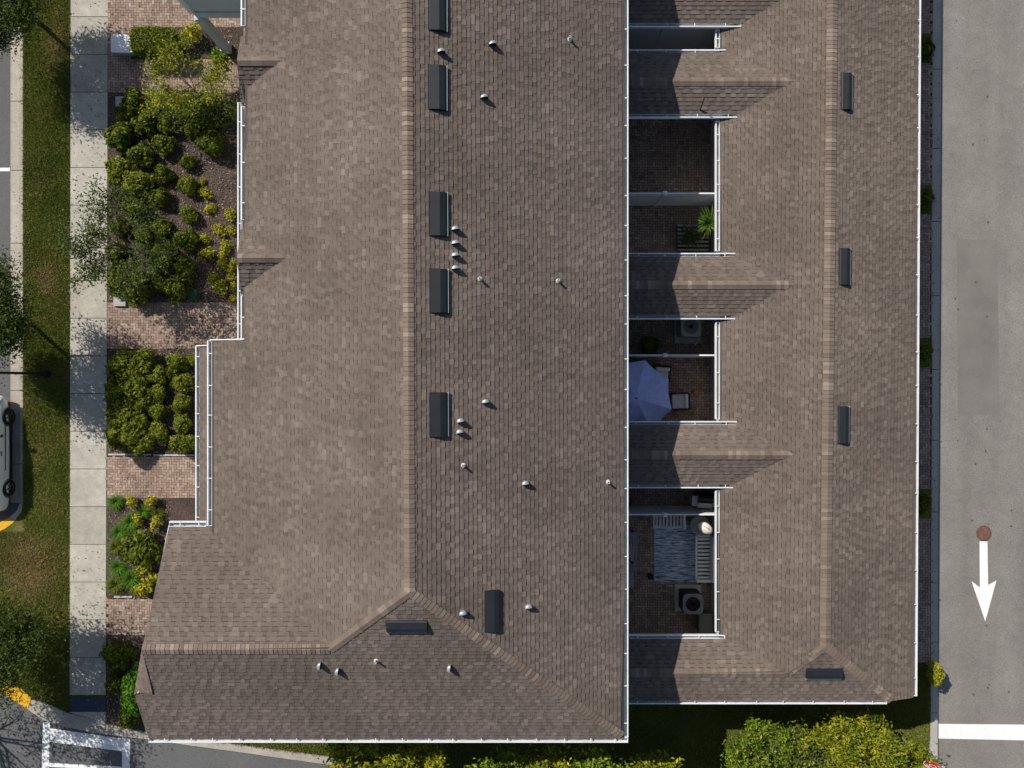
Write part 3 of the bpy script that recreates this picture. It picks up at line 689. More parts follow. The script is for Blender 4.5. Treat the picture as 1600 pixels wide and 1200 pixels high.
def rows(lst, n):
    s = sorted(lst, key=lambda q: q[1]); out = []
    for r in range(0, len(s), n):
        row = sorted(s[r:r+n], key=lambda q: q[0]); out += [(q, r//n, i) for i, q in enumerate(row)]
    return out
def bush_at(x, y, r, meshes, name, label, cat, group, zc=.35):
    rm = r*K*(H-zc)*1.04; c = P(x, y, zc)
    return place(name, random.choice(meshes), c.x, c.y, max(.05+.40*rm, .12), rm, label, cat, group, nz=random.uniform(.8, 1.0))
bed1 = [(212,160,23),(190,180,15),(228,190,22),(190,215,25),(219,241,22),(188,268,25),(215,288,27),(255,270,16),(250,310,18),(291,288,17),(291,250,14),(330,226,24),(255,224,19),
        (294,333,16),(212,326,20),(184,352,18),(250,357,18),(222,368,18),(290,372,20),(184,396,20),(253,397,22),(287,417,20),(198,428,26),(248,440,19),(281,452,24),(215,456,24),(184,445,18),(300,205,18),(262,192,18)]
used = 0
for (q, r, i) in rows(bed1, 3):
    lab = 'rounded green shrub in the long mulch bed, %s row down, %s from sidewalk' % (ORD[r], ORD[i])
    bush_at(q[0], q[1], q[2]*.93, SHD if random.random() < .8 else SH, 'shrub', lab, 'shrub', 'shrubs in the long mulch bed')
bed2 = [(190,570,25),(222,566,23),(208,585,20),(184,612,21),(214,602,23),(196,630,20),(222,628,18),(184,652,19),(210,655,24),(182,684,20),(208,678,22),(218,694,20),(247,586,18),(275,567,17),(245,613,16),(284,600,18),(245,643,15),(284,632,16),(247,677,19),(282,662,16),(281,691,18),(300,690,13),(301,562,11)]
for (q, r, i) in rows(bed2, 3):
    lab = 'light green shrub in the square bed, %s row down, %s from sidewalk' % (ORD[r], ORD[i])
    bush_at(q[0], q[1], q[2], SH, 'shrub', lab, 'shrub', 'shrubs in the square bed')
# clipped hedge, yellow bush, loose leafy plants by the upper path
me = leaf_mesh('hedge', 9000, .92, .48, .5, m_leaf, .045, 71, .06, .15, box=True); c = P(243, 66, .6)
place('clipped_hedge', me, c.x, c.y, .5, 1, 'clipped rectangular hedge beside the white utility box lid', 'hedge', rz=0)
YB = [leaf_mesh('bush', 330, 1, 1, .7, m_leafy, .19, 80+i, .45, .9) for i in range(2)]
c = P(297, 50, .5); place('yellow_bush', YB[0], c.x, c.y, .35, .52, 'bright yellow bush between the clipped hedge and the porch post', 'bush')
BL = leaf_mesh('big_leaf', 90, 1, 1, .6, m_leafb, .32, 83, .3, .8); c = P(336, 84, .4); place('broadleaf_plant', BL, c.x, c.y, .2, .36, 'broad leaved green plant at the foot of the grey porch post', 'plant')
me = leaf_mesh('ground_cover', 7000, 2.6, 1.1, .35, m_leaft, .055, 84, .3, .9); c = P(290, 175, .3)
place('leafy_shrub', me, c.x, c.y, .2, 1, 'wide loose leafy shrub spreading along the top of the long mulch bed', 'shrub', rz=-.08)
# yellow flowers
fl_ = [(320,302,9),(327,325,8),(358,335,9),(341,360,10),(320,372,8),(351,385,10),(359,360,7),(322,397,11),(347,402,7),(364,412,7),(347,415,8),(332,434,8),(360,421,7),(360,434,7),(342,448,12),(364,447,6),(363,468,6),(315,282,5)]
for (q, r, i) in rows(fl_, 3):
    c = P(q[0], q[1], .2); rm = q[2]*K*H
    place('yellow_flower_plant', YB[1], c.x, c.y, .10, rm*1.25, 'small yellow flowers in mulch beside the house, %s row down, %s from left' % (ORD[r], ORD[i]), 'flowers', 'yellow flowers in the mulch')
# bed 3
TU = [tuft_mesh('tuft', 240, 1, .75, m_leafb if i else m_leaf, 90+i, .028) for i in range(2)]
tl = [(180,785,14),(185,832,15),(204,816,17),(180,856,14),(183,887,15),(180,915,17),(205,905,18),(199,842,13),(222,800,12),(246,803,12)]
for (q, r, i) in rows(tl, 2):
    c = P(q[0], q[1], .2); place('grass_tuft', random.choice(TU), c.x, c.y, .04, q[2]*K*H*1.05, 'strappy green grass clump in the narrow bed, %s row down, %s from sidewalk' % (ORD[r], ORD[i]), 'ornamental grass', 'grass clumps in the narrow bed', nz=.8)
bush_at(222, 860, 30, SHD, 'round_shrub', 'large round dark green shrub under the sloping roof edge in the narrow bed', 'shrub', None)
for (x, y, r, lab) in ((216,812,10,'yellow bush near the top of the narrow bed, left of its neighbour'), (243,818,12,'yellow bush just left of the corner gutter of the roof'), (236,785,12,'yellow bush at the edge of the lower brick path, in front of the porch roof'), (205,783,11,'yellow bush beside the sidewalk at the edge of the lower brick path'), (225,890,15,'yellow bush directly below the large round dark shrub'), (222,920,16,'yellow bush touching the small brick path in the narrow bed'), (238,905,14,'yellow bush against the slanting roof edge above the small brick path')):
    c = P(x, y, .3); place('yellow_bush', random.choice(YB), c.x, c.y, .25, r*K*H*1.0, lab, 'bush', 'yellow bushes in the narrow bed')
# bed 4
bush_at(186, 1022, 24, SHD, 'dark_shrub', 'dark green shrub in tree shade just below the small brick path', 'shrub', None)
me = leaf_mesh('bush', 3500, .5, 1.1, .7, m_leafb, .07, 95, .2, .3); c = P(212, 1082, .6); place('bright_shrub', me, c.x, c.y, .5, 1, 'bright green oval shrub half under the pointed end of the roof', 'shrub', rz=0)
bush_at(183, 1066, 17, SHD, 'dark_shrub', 'small dark shrub left of the bright green oval shrub', 'shrub', None)
bush_at(200, 1123, 16, SHD, 'dark_shrub', 'lowest small shrub in the corner bed beside the blue tactile strip', 'shrub', None)
# alley shrubs
al = [(1447,76,19,'dark alley shrub in its square pit, topmost of the five along the alley kerb'), (1447,313,20,'dark alley shrub in its square pit, second from the top along the alley kerb'), (1445,552,19,'alley shrub in its square pit, middle one of the five along the alley kerb'), (1445,788,18,'alley shrub in its square pit, fourth from the top along the alley kerb')]
for (x, y, r, lab) in al:
    sheet('soil_pit', [(1420,y-24),(1455.5,y-24),(1455.5,y+22),(1420,y+22)], .028, m_grassg)
    bush_at(x-2, y, r*.85, SHD, 'alley_shrub', lab, 'shrub', 'shrubs along the alley')
c = P(1461, 1052, .5); me = leaf_mesh('bush', 900, .28, .50, .5, m_leafa, .055, 97, .2, .3); place('alley_shrub', me, c.x, c.y, .42, 1, 'sunlit yellowish shrub overhanging the alley kerb near the garage corner', 'shrub', 'shrubs along the alley', rz=0)
# bottom and corner bushes
def skeleton(seed, h, spread, n1=6, lean=(0, 0), r0=.07, base=.35, sub=4, sub2=3):
    random.seed(seed); segs = []; tips = []
    top = Vector((lean[0], lean[1], h*.55)); mid = Vector((lean[0]*.4, lean[1]*.4, h*base))
    segs.append((Vector((0,0,0)), mid, r0, r0*.8)); segs.append((mid, top, r0*.8, r0*.45))
    for i in range(n1):
        t = random.uniform(.0, 1); s = mid.lerp(top, t); th = 6.283*i/n1+random.uniform(-.4, .4); l = spread*random.uniform(.45, 1.18)*(1-.35*t)
        e = s+Vector((math.cos(th)*l, math.sin(th)*l, h*random.uniform(.12, .4))); segs.append((s, e, r0*.45, r0*.15)); tips.append(e)
        for j in range(sub):
            u = random.uniform(.3, .95); s2 = s.lerp(e, u); th2 = th+random.uniform(-1.3, 1.3); l2 = spread*random.uniform(.25, .5); e2 = s2+Vector((math.cos(th2)*l2, math.sin(th2)*l2, h*random.uniform(-.02, .2))); segs.append((s2, e2, r0*.18, r0*.06)); tips.append(e2)
            for k in range(sub2):
                u = random.uniform(.3, .95); s3 = s2.lerp(e2, u); th3 = th2+random.uniform(-1.3, 1.3); l3 = spread*random.uniform(.12, .28); e3 = s3+Vector((math.cos(th3)*l3, math.sin(th3)*l3, h*random.uniform(-.03, .1))); segs.append((s3, e3, r0*.09, r0*.04)); tips.append(e3)
    e = top+Vector((0, 0, h*.35)); segs.append((top, e, r0*.4, r0*.1)); tips.append(e)
    return segs, tips
def tree(name, base, h, spread, nleaf, label, seed, mat, leaf=.07, cl=.22, n1=6, r0=.07, lean=(0, 0), cat='tree', group=None, sub=4, sub2=3, asp=.42, zf=.6):
    b = Vector(base); t = thing(name, label, cat, b, 0, group); segs, tips = skeleton(seed, h, spread, n1, lean, r0, sub=sub, sub2=sub2)
    mb = MB()
    for (a, c, q0, q1) in segs: mb.tube(a, c, q0, q1, 6, False)
    mb.build('trunk', m_bark, t, local=True, smooth=True)
    rng = np.random.default_rng(seed); T = np.array([tuple(x) for x in tips]); idx = rng.integers(0, len(T), nleaf)
    tw = rng.uniform(.5, 1.4, len(T)); c = T[idx]+rng.normal(0, 1, (nleaf, 3))*np.array([1, 1, zf])*(cl*spread*tw[idx])[:, None]
    c[:, 2] = np.maximum(c[:, 2], .15)
    nrm = rng.normal(0, .6, (nleaf, 3))+np.array([0, 0, .8]); nrm /= np.linalg.norm(nrm, axis=1)[:, None]
    a = np.cross(nrm, rng.normal(0, 1, (nleaf, 3))); a /= np.linalg.norm(a, axis=1)[:, None]; bb_ = np.cross(nrm, a); L = (leaf*rng.uniform(.6, 1.3, nleaf))[:, None]
    V = np.stack([c-a*L, c-bb_*L*asp, c+a*L, c+bb_*L*asp], 1).reshape(-1, 3); tr = rng.normal(0, .14, len(T))
    me = fast('crown', V, np.arange(4*nleaf).reshape(-1, 4), np.clip(rng.normal(.45, .2, nleaf)+tr[idx], 0, 1), mat)
    o = bpy.data.objects.new('crown', me); C.objects.link(o); o.parent = t
    return t
tree('street_tree', P(62, 36), 4.3, 1.85, 30000, 'dense street tree on the grass verge at the upper left corner', 201, m_leaft, .06, .20, 7, .09)
tree('street_tree', P(52, 508), 4.2, 1.7, 28000, 'dense street tree on the grass verge just above the white parked car', 202, m_leaft, .06, .20, 7, .09)
tree('street_tree', P(44, 972), 4.6, 1.95, 34000, 'dense street tree shading the grass verge at the lower left near the yellow kerb', 203, m_leaft, .06, .21, 8, .10)
tree('street_tree', P(-90, 1085), 5.0, 1.9, 3000, 'street tree beyond the lower left corner casting shade on the crosswalk', 207, m_leaft, .06, .2, 8, .10)
tree('small_tree', P(232, 402), 3.1, 1.9, 6500, 'open branched small tree leaning out over the sidewalk from the long mulch bed', 204, m_leaft, .06, .09, 10, .06, lean=(-.25, .1), sub=6, sub2=4)
tree('small_tree', P(322, 158), 2.6, 1.5, 4500, 'loose leafy small tree over the brick path beside the porch post', 205, m_leafa, .055, .10, 9, .035, sub=6)
for i, (x, y, h, sp, nl, mt, lab) in enumerate([
    (556,1214,4.6,1.0,4500,m_leafa,'tall yellow green bush at the end of the curved kerb below the long gutter'), (640,1222,4.6,1.0,4500,m_leafa,'tall yellow green bush below the long gutter, second from the kerb end'),
    (772,1240,4.6,.95,3600,m_leafb2,'tall green bush below the long gutter, third from the kerb end'), (862,1238,4.6,.9,3400,m_leafa,'tall yellowish bush below the long gutter, fourth from the kerb end'),
    (935,1242,4.6,.95,3600,m_leafb2,'tall green bush below the long gutter, fifth from the kerb end'), (1030,1250,4.6,.9,3200,m_leafa,'tall bush just right of the long gutter corner at the lower edge')]):
    c = P(x, y, 4.3); tree('tall_bush', (c.x, c.y, 0), h, sp, nl, lab, 230+i, mt, .085, .17, 7, .045, cat='bush', group='tall bushes along the lower edge', sub=5, zf=.8)
for i, (x, y, h, sp, nl, mt, lab) in enumerate([
    (1168,1146,2.3,1.15,6500,m_leafb2,'tall green bush with loose fringes nearest the townhouse side, below the bottom link roof'), (1205,1172,2.2,1.3,8000,m_leafc,'green bush at the lower edge, second from the left of the big group'),
    (1262,1158,2.2,1.0,6000,m_leafa,'yellow green bush in the middle of the big group below the garage roof'), (1318,1150,2.6,1.35,11000,m_leafa,'largest yellow green bush of the group below the garage roof'),
    (1378,1178,2.3,1.2,9000,m_leafa,'orange tinted bush beside the grass strip and the red sign'), (1270,1210,2.2,1.2,7000,m_leafc,'green bush cut by the lower edge below the garage roof')]):
    tree('large_bush', P(x, y), h, sp, nl, lab, 240+i, mt, .075, .13, 11, .05, cat='bush', group='large bushes below the garage roof', sub=6, zf=.6)

scatter('leaf_litter', [(112,0,166,480),(170,0,370,145),(169,473,370,544),(169,713,305,777),(167,936,232,991),(112,850,164,1085),(17,0,36,430),(0,1110,230,1200),(984,190,1108,300),(984,850,1050,990),(984,500,1108,555),(1436,0,1470,1100)], 1500, M('fallen_leaves', [(.07,.05,.02),(.16,.10,.04),(.28,.20,.07)], .9), .028, zt=.028, seed=77)
# ------------------------------------------------------------------ street furniture and small things on the ground
def on(x, y, z=0.): return P(x, y, z)
b = on(74, 584); t = thing('street_lamp', 'black street lamp post with globe head on the grass verge below the street tree', 'street lamp', b)
mb = MB(); mb.lathe((0,0,0), [(.16,0),(.16,.1),(.11,.25),(.07,.5),(.055,.6),(.045,3.9),(.07,3.95),(.07,4.05),(.1,4.1)], 14); mb.build('post', m_black, t, local=True, smooth=True)
mb = MB(); mb.lathe((0,0,4.1), [(.10,.0),(.22,.08),(.30,.25),(.31,.38),(.26,.55),(.14,.66),(.0,.7)], 18); mb.build('globe', M('lamp_globe', [(.6,.6,.58)], .4), t, local=True, smooth=True)
b = on(192, 69, .3); mb = MB()
def rrect(x0, y0, x1, y1, r, n=5):
    out = []
    for (cx, cy, a0) in ((x1-r, y1-r, 0), (x0+r, y1-r, 90), (x0+r, y0+r, 180), (x1-r, y0+r, 270)):
        for k in range(n+1): a = rad(a0+90*k/n); out.append(Vector((cx+r*math.cos(a), cy+r*math.sin(a), 0)))
    return out
t = thing('utility_box', 'white plastic utility box with rounded lid between the sidewalk and the clipped hedge', 'utility box', (b.x, b.y, 0))
mb.prism(rrect(-.42,-.33,.42,.33,.08), 0, .30); mb.build('body', M('box_body', [(.30,.31,.31)], .6), t, local=True)
mb = MB(); mb.prism(rrect(-.46,-.36,.46,.36,.1), .301, .36); mb.prism(rrect(-.40,-.30,.40,.30,.08), .3605, .368); mb.build('lid', m_white, t, local=True, bevel=.012)
for (x, y, lab) in ((192,160,'square concrete utility cover at the top corner of the long mulch bed'), (189,471,'square concrete utility cover at the bottom corner of the long mulch bed')):
    c = on(x, y); mb = MB(); mb.box((0,0,.06), (.48,.40,.12)); mb.box((0,0,.123), (.38,.30,.006)); mb.tube((.0,.0,.126), (0,0,.129), .03, n=8); tag(mb.build('utility_cover', m_kerb2, local=True, loc=(c.x, c.y, 0)), lab, 'utility cover').location = (c.x, c.y, 0)
c = on(305, 462); mb = MB(); mb.prism(rrect(-.16,-.24,.16,.24,.04), 0, .28); mb.prism(rrect(-.13,-.21,.13,.21,.03), .2801, .29); o = mb.build('valve_box', M('green_plastic', [(.02,.07,.05)], .5), local=True); o.location = c; tag(o, 'green plastic valve box beside the lowest shrubs of the long mulch bed', 'valve box')
c = on(1537, 833, ZR); t = thing('manhole_cover', 'rusty brown round manhole cover just above the painted arrow', 'manhole cover', c)
m_rust = M('rusty_iron', [(.17,.09,.06)], .8, [(6,.25,4),(50,.25,2)]); m_rust2 = M('manhole_frame', [(.12,.075,.055)], .85, [(20,.3,3)])
mb = MB(); mb.lathe((0,0,0), [(.31,.0),(.31,.024),(.26,.028),(.26,.0)], 28); mb.build('frame', m_rust2, t, local=True)
mb = MB(); mb.lathe((0,0,0), [(.25,.0),(.25,.022),(.0,.0225)], 28); 
for k in range(-3, 4):
    for l in range(-3, 4):
        if math.hypot(k*.065, l*.065) < .215: mb.box((k*.065, l*.065, .026), (.035, .035, .008))
mb.build('cover', m_rust, t, local=True)
# stop sign
zb = 1.95; c = P(1452, 1189.5, zb); t = thing('stop_sign', 'red octagonal STOP sign on a steel post beside the stop line at the lower right', 'traffic sign', (c.x, c.y, 0), rad(-8))
m_red = M('sign_red', [(.42,.02,.03)], .4); m_sw = M('sign_white', [(.8,.8,.8)], .4)
def octo(r): return [(r*math.sin(rad(22.5+45*k)), r*math.cos(rad(22.5+45*k))) for k in range(8)]
zc = zb+.38
mb = MB(); q = octo(.41); mb.poly([(x, .0, zc+y) for x, y in q][::-1]); mb.poly([(x, -.006, zc+y) for x, y in q])
for i in range(8): a, d = q[i], q[(i+1) % 8]; mb.poly([(a[0],0,zc+a[1]),(d[0],0,zc+d[1]),(d[0],-.006,zc+d[1]),(a[0],-.006,zc+a[1])])
pl = mb.build('plate', m_sw, t, local=True)
mb = MB(); q = octo(.385); mb.poly([(x, .003, zc+y) for x, y in q][::-1]); mb.build('face', m_red, pl, local=True)
mb = MB(); mb.box((0, -.04, (zc+.4)/2), (.05, .05, zc+.4)); mb.build('post', m_galv, t, local=True)
cu = bpy.data.curves.new('lettering', 'FONT'); cu.body = 'STOP'; cu.size = .36; cu.align_x = 'CENTER'; cu.align_y = 'CENTER'; cu.extrude = .001
tx = bpy.data.objects.new('lettering', cu); C.objects.link(tx); bpy.context.view_layer.update()
dg = bpy.context.evaluated_depsgraph_get(); me = bpy.data.meshes.new_from_object(tx.evaluated_get(dg)); bpy.data.objects.remove(tx)
me.materials.clear(); me.materials.append(m_sw); o = bpy.data.objects.new('lettering', me); C.objects.link(o); o.parent = pl; o.location = (0, .006, zc); o.rotation_euler = (rad(90), 0, rad(180))

# ------------------------------------------------------------------ parked car
m_car = M('white_car_paint', [(.84,.86,.87)], .25, spec=.6); m_car.node_tree.nodes['Principled BSDF'].inputs['Coat Weight'].default_value = .6
m_tyre = M('tyre_rubber', [(.02,.02,.02)], .85); m_rim = M('dark_rim', [(.10,.10,.10)], .35, metal=.6); m_dk = M('dark_trim', [(.015,.015,.017)], .4)
cw = P(24, 700, ZR).x; cyc = P(0, 708, .5).y
t = thing('parked_car', 'white parked car with dark wheels standing along the left kerb', 'car', (cw-.93, cyc, ZR))
st = [(-2.38,.30,.62,.55,.70),(-2.30,.22,.84,.72,.85),(-2.0,.20,1.00,.82,.92),(-1.45,.20,1.10,.88,.94),(-.4,.20,.98,.89,.94),(.6,.20,.98,.89,.94),(1.2,.20,.96,.87,.93),(1.8,.20,.84,.83,.90),(2.18,.22,.72,.72,.84),(2.36,.32,.58,.5,.66)]
# x-section rings: (y, z_bottom, z_top, half width top, half width sill)
mb = MB(); NR = 12
def ring(y, z0, z1, wt, wb):
    zs = (z0+z1)/2; return [(-wb*.9,y,z0),(-wb,y,z0+.12),(-wb*1.0,y,zs),(-wb*.985,y,z1-.14),(-wt,y,z1-.03),(-wt*.55,y,z1),(wt*.55,y,z1),(wt,y,z1-.03),(wb*.985,y,z1-.14),(wb*1.0,y,zs),(wb,y,z0+.12),(wb*.9,y,z0)]
for s in st: mb.v += ring(*s)
for i in range(len(st)-1):
    for k in range(NR): l = (k+1) % NR; mb.f.append((i*NR+k, i*NR+l, (i+1)*NR+l, (i+1)*NR+k)[::-1]); mb.r.append(.5)
mb.f.append(tuple(range(NR))); mb.f.append(tuple(range((len(st)-1)*NR, len(st)*NR))[::-1]); mb.r += [.5, .5]
body = mb.build('body', m_car, t, local=True, smooth=True)
sd_ = body.modifiers.new('s', 'SUBSURF'); sd_.levels = 1; sd_.render_levels = 2
mb = MB(); rf = [(-1.75,.96,.74),(-1.2,1.42,.60),(-.4,1.47,.62),(.35,1.42,.62),(1.15,.97,.76)]
for (y, z, hw) in rf: mb.v += [(-.80,y,.93),(-hw,y,z-.02),(-hw*.6,y,z+.02),(hw*.6,y,z+.02),(hw,y,z-.02),(.80,y,.93)]
for i in range(len(rf)-1):
    for k in range(5): mb.f.append((i*6+k, i*6+k+1, (i+1)*6+k+1, (i+1)*6+k)[::-1]); mb.r.append(.5)
cab = mb.build('cabin_glass', m_glass, t, local=True, smooth=False)
mb = MB()
for (y, z, hw) in rf[1:4]: mb.v += [(-hw*1.01,y,z-.0),(-hw*.6,y,z+.035),(hw*.6,y,z+.035),(hw*1.01,y,z-.0)]
for i in range(2):
    for k in range(3): mb.f.append((i*4+k, i*4+k+1, (i+1)*4+k+1, (i+1)*4+k)[::-1]); mb.r.append(.5)
for s in (-1, 1):
    for (a, b_) in ((0,1),(4,3)): A, B = rf[a], rf[b_]; mb.tube((s*(A[2]+.02), A[0], A[1]-.01), (s*(B[2]), B[0], B[1]+.01), .035, n=6)
    mb.tube((s*.80,-.45,.95), (s*.63,-.45,1.46), .03, n=6)
mb.build('roof_panel', m_car, t, local=True)
for (sx, sy) in ((1,1.44),(1,-1.44),(-1,1.44),(-1,-1.44)):
    mb = MB()
    prof = [(-.11,.22),(-.10,.33),(-.05,.345),(.07,.345),(.105,.33),(.11,.23)]; n = 28
    for (xx, rr) in prof:
        for k in range(n): a = 6.283*k/n; mb.v.append((sx*(.84+xx), sy+rr*math.cos(a), .345+rr*math.sin(a)))
    for i in range(len(prof)-1):
        for k in range(n): l = (k+1) % n; mb.f.append((i*n+k, i*n+l, (i+1)*n+l, (i+1)*n+k)); mb.r.append(.5)
    wl = mb.build('wheel', m_tyre, t, local=True, smooth=True)
    mb = MB(); mb.tube((sx*.90, sy, .345), (sx*.91, sy, .345), .235, n=24)
    b1 = mb.build('wheel_disc', m_dk, wl, local=True)
    mb = MB(); mb.tube((sx*.911, sy, .345), (sx*.945, sy, .345), .05, n=12)
    for k in range(5):
        a = 6.283*k/5+.3; mb.tube((sx*.935, sy+.04*math.cos(a), .345+.04*math.sin(a)), (sx*.93, sy+.225*math.cos(a+.25), .345+.225*math.sin(a+.25)), .022, .03, 5)
    for k in range(24):
        a = 6.283*k/24; c_ = 6.283*(k+1)/24; mb.tube((sx*.93, sy+.225*math.cos(a), .345+.225*math.sin(a)), (sx*.93, sy+.225*math.cos(c_), .345+.225*math.sin(c_)), .014, n=5, cap=False)
    mb.build('rim', m_rim, wl, local=True)
    mb = MB()   # wheel arch lining
    for k in range(14):
        a = math.pi*(k/14)-.1; c_ = math.pi*((k+1)/14)-.1; mb.tube((sx*.935, sy+.375*math.cos(a), .345+.375*math.sin(a)), (sx*.935, sy+.375*math.cos(c_), .345+.375*math.sin(c_)), .022, n=5, cap=False)
    mb.build('wheel_arch', m_dk, t, local=True)
for s in (-1, 1):
    mb = MB(); mb.box((s*1.02,.72,1.0), (.2,.12,.13)); o = mb.build('mirror', m_dk if s > 0 else m_car, t, local=True, bevel=.03)
    mb = MB(); mb.box((s*.66,2.12,.70), (.34,.34,.10), s*-.5, .5, -.45); o = mb.build('headlight', M('headlight', [(.35,.42,.5)], .1, spec=.8), t, local=True, bevel=.03)
    mb = MB(); mb.box((s*.955,.25,.60), (.012,1.9,.03)); mb.box((s*.96,.0,.82), (.02,.18,.03)); mb.build('door_trim', m_dk, t, local=True)
    mb = MB(); mb.box((s*.935,-.0,.27), (.04,2.2,.12)); mb.build('sill', m_dk, t, local=True)

# ------------------------------------------------------------------ courtyard furniture
m_cush = M('white_cushion', [(.80,.78,.74)], .9, [(6,.05,3)], (30,.3,.01)); m_wick = M('dark_wicker', [(.02,.018,.016)], .7, bump=(90,.6,.006))
m_blue = M('blue_canvas', [(.44,.46,.74)], .8, [(4,.10,4),(40,.06,2)], (6,.35,.03)); m_blue2 = M('blue_canvas_seam', [(.62,.64,.82)], .8)
t0 = P(993, 622, 2.35); t = thing('patio_umbrella', 'open blue eight sided parasol beside the townhouse gutter', 'parasol', (t0.x, t0.y, 0))
R_ = 62*K*(H-2.1); zr = 2.0; mb = MB(); sb = MB(); n = 8; RI = 6
pts = []
for j in range(RI+1):
    f = j/RI
    for k in range(n*4):
        a = 2*math.pi*k/(n*4)+rad(-16.5); ph = (k % 4)/4; edge = math.cos(math.pi/n)/math.cos((ph-.5)*2*math.pi/n)
        sag = -.09*math.sin(math.pi*ph)*f; r_ = R_*f*edge*(1-.03*math.sin(math.pi*ph)*f)
        pts.append((r_*math.cos(a), r_*math.sin(a), 2.42-.44*f**1.25+sag))
mb.v = pts
for j in range(RI):
    for k in range(n*4): l = (k+1) % (n*4); mb.f.append((j*n*4+k, (j+1)*n*4+k, (j+1)*n*4+l, j*n*4+l)); mb.r.append(.5)
can = mb.build('canopy', m_blue, t, local=True, smooth=False)
mb = MB()
for k in range(n):
    for j in range(RI): mb.tube(Vector(pts[j*n*4+k*4+2])+Vector((0,0,.004)), Vector(pts[(j+1)*n*4+k*4+2])+Vector((0,0,.004)), .005, n=4, cap=False)
    for j in range(RI): mb.tube(Vector(pts[j*n*4+k*4])+Vector((0,0,.006)), Vector(pts[(j+1)*n*4+k*4])+Vector((0,0,.006)), .009, n=5, cap=False)
mb.build('seam', m_blue2, can, local=True)
mb = MB()
vp = []
for j in range(3):
    for k in range(16): a = 2*math.pi*k/16+rad(-16.5); r_ = R_*(.02, .12, .24)[j]*(1 if k % 2 == 0 else .86); vp.append((r_*math.cos(a), r_*math.sin(a), (2.49, 2.46, 2.40)[j]))
mb.v = vp
for j in range(2):
    for k in range(16): l = (k+1) % 16; mb.f.append((j*16+k, (j+1)*16+k, (j+1)*16+l, j*16+l)); mb.r.append(.5)
mb.build('vent_flap', m_blue, can, local=True)
mb = MB(); mb.lathe((0,0,0), [(.025,0),(.025,2.44),(.035,2.46),(.035,2.53),(0,2.55)], 12); mb.build('pole', m_black, t, local=True)
t_ = thing('patio_table', 'round dark patio table almost hidden under the blue parasol', 'table', (t0.x, t0.y, 0))
mb = MB(); mb.lathe((0,0,0), [(.0,.70),(.55,.70),(.57,.72),(.55,.74),(.0,.745)], 28); mb.build('table_top', m_wick, t_, local=True)
for k in range(4): a = k*math.pi/2+.78; mb = MB(); mb.tube((.42*math.cos(a), .42*math.sin(a), 0), (.36*math.cos(a), .36*math.sin(a), .70), .025, n=8); mb.build('leg', m_black, t_, local=True)
def chair():
    t = thing('patio_chair', '', 'chair', (0, 0, 0))
    for (x, y) in ((-.31,-.3),(.31,-.3),(-.31,.3),(.31,.3)): mb = MB(); mb.box((x, y, .16), (.045, .045, .32)); mb.build('leg', m_wick, t, local=True)
    mb = MB(); mb.box((0,0,.34), (.68,.66,.05)); mb.build('seat_frame', m_wick, t, local=True)
    mb = MB(); mb.box((0,.31,.60), (.66,.05,.50), 0, .5, .12); mb.build('backrest', m_wick, t, local=True)
    for s in (-1, 1): mb = MB(); mb.box((s*.335,0,.58), (.05,.62,.04)); mb.box((s*.335,-.28,.46), (.045,.045,.22)); mb.build('armrest', m_wick, t, local=True)
    mb = MB(); mb.box((0,-.03,.44), (.58,.60,.14)); mb.build('seat_cushion', m_cush, t, local=True, bevel=.05)
    mb = MB(); mb.box((0,.21,.64), (.58,.15,.38), 0, .5, .16); mb.build('back_cushion', m_cush, t, local=True, bevel=.06)
    return t
ch = chair(); first = True
for (x, y, rz, lab) in ((1033, 584, -3, 'white cushioned wicker chair above the parasol edge, nearer the fence and the patio middle'), (1063, 627, -88, 'white cushioned wicker chair facing the parasol, beside the orange pumpkin'), (999, 585, 0, 'white cushioned wicker chair mostly under the parasol, tight against the townhouse gutter')):
    o = ch if first else copy_tree(ch); first = False; c = P(x, y, .5); o.location = (c.x, c.y, .02); o.rotation_euler = (0, 0, rad(rz)); o['label'] = lab; o['group'] = 'wicker chairs round the parasol'
m_or = M('orange_pumpkin', [(.55,.13,.02)], .6, [(10,.1,3)])
def pumpkin(x, y, lab, r=.13):
    c = P(x, y, .12); t = thing('pumpkin', lab, 'pumpkin', (c.x, c.y, .02)); mb = MB(); n = 32; pr = [(0.02,0),(.6,.03),(.92,.3),(1,.6),(.9,.95),(.55,1.2),(.12,1.22),(0,1.12)]
    for (q, z) in pr:
        for k in range(n): a = 6.283*k/n; rr = r*q*(1-.08*abs(math.cos(a*4.5))); mb.v.append((rr*math.cos(a), rr*math.sin(a), z*r*1.1))
    for i in range(len(pr)-1):
        for k in range(n): l = (k+1) % n; mb.f.append((i*n+k, i*n+l, (i+1)*n+l, (i+1)*n+k)); mb.r.append(.5)
    mb.build('body', m_or, t, local=True, smooth=True); mb = MB(); mb.tube((0,0,r*1.25), (.01,.01,r*1.6), .018, .012, 6); mb.build('stem', m_bark, t, local=True)
pumpkin(1087, 612, 'orange pumpkin on the bricks beside the white cushioned chair'); pumpkin(1065, 791, 'orange pumpkin on the bricks of the barbecue patio')
m_acg = M('ac_metal_grey', [(.21,.21,.20)], .5, [(4,.1,3)]); m_acb = M('ac_metal_beige', [(.38,.38,.34)], .5, [(4,.1,3)]); m_pad = M('pad_concrete', [(.42,.40,.34)], .9, [(4,.15,4)])
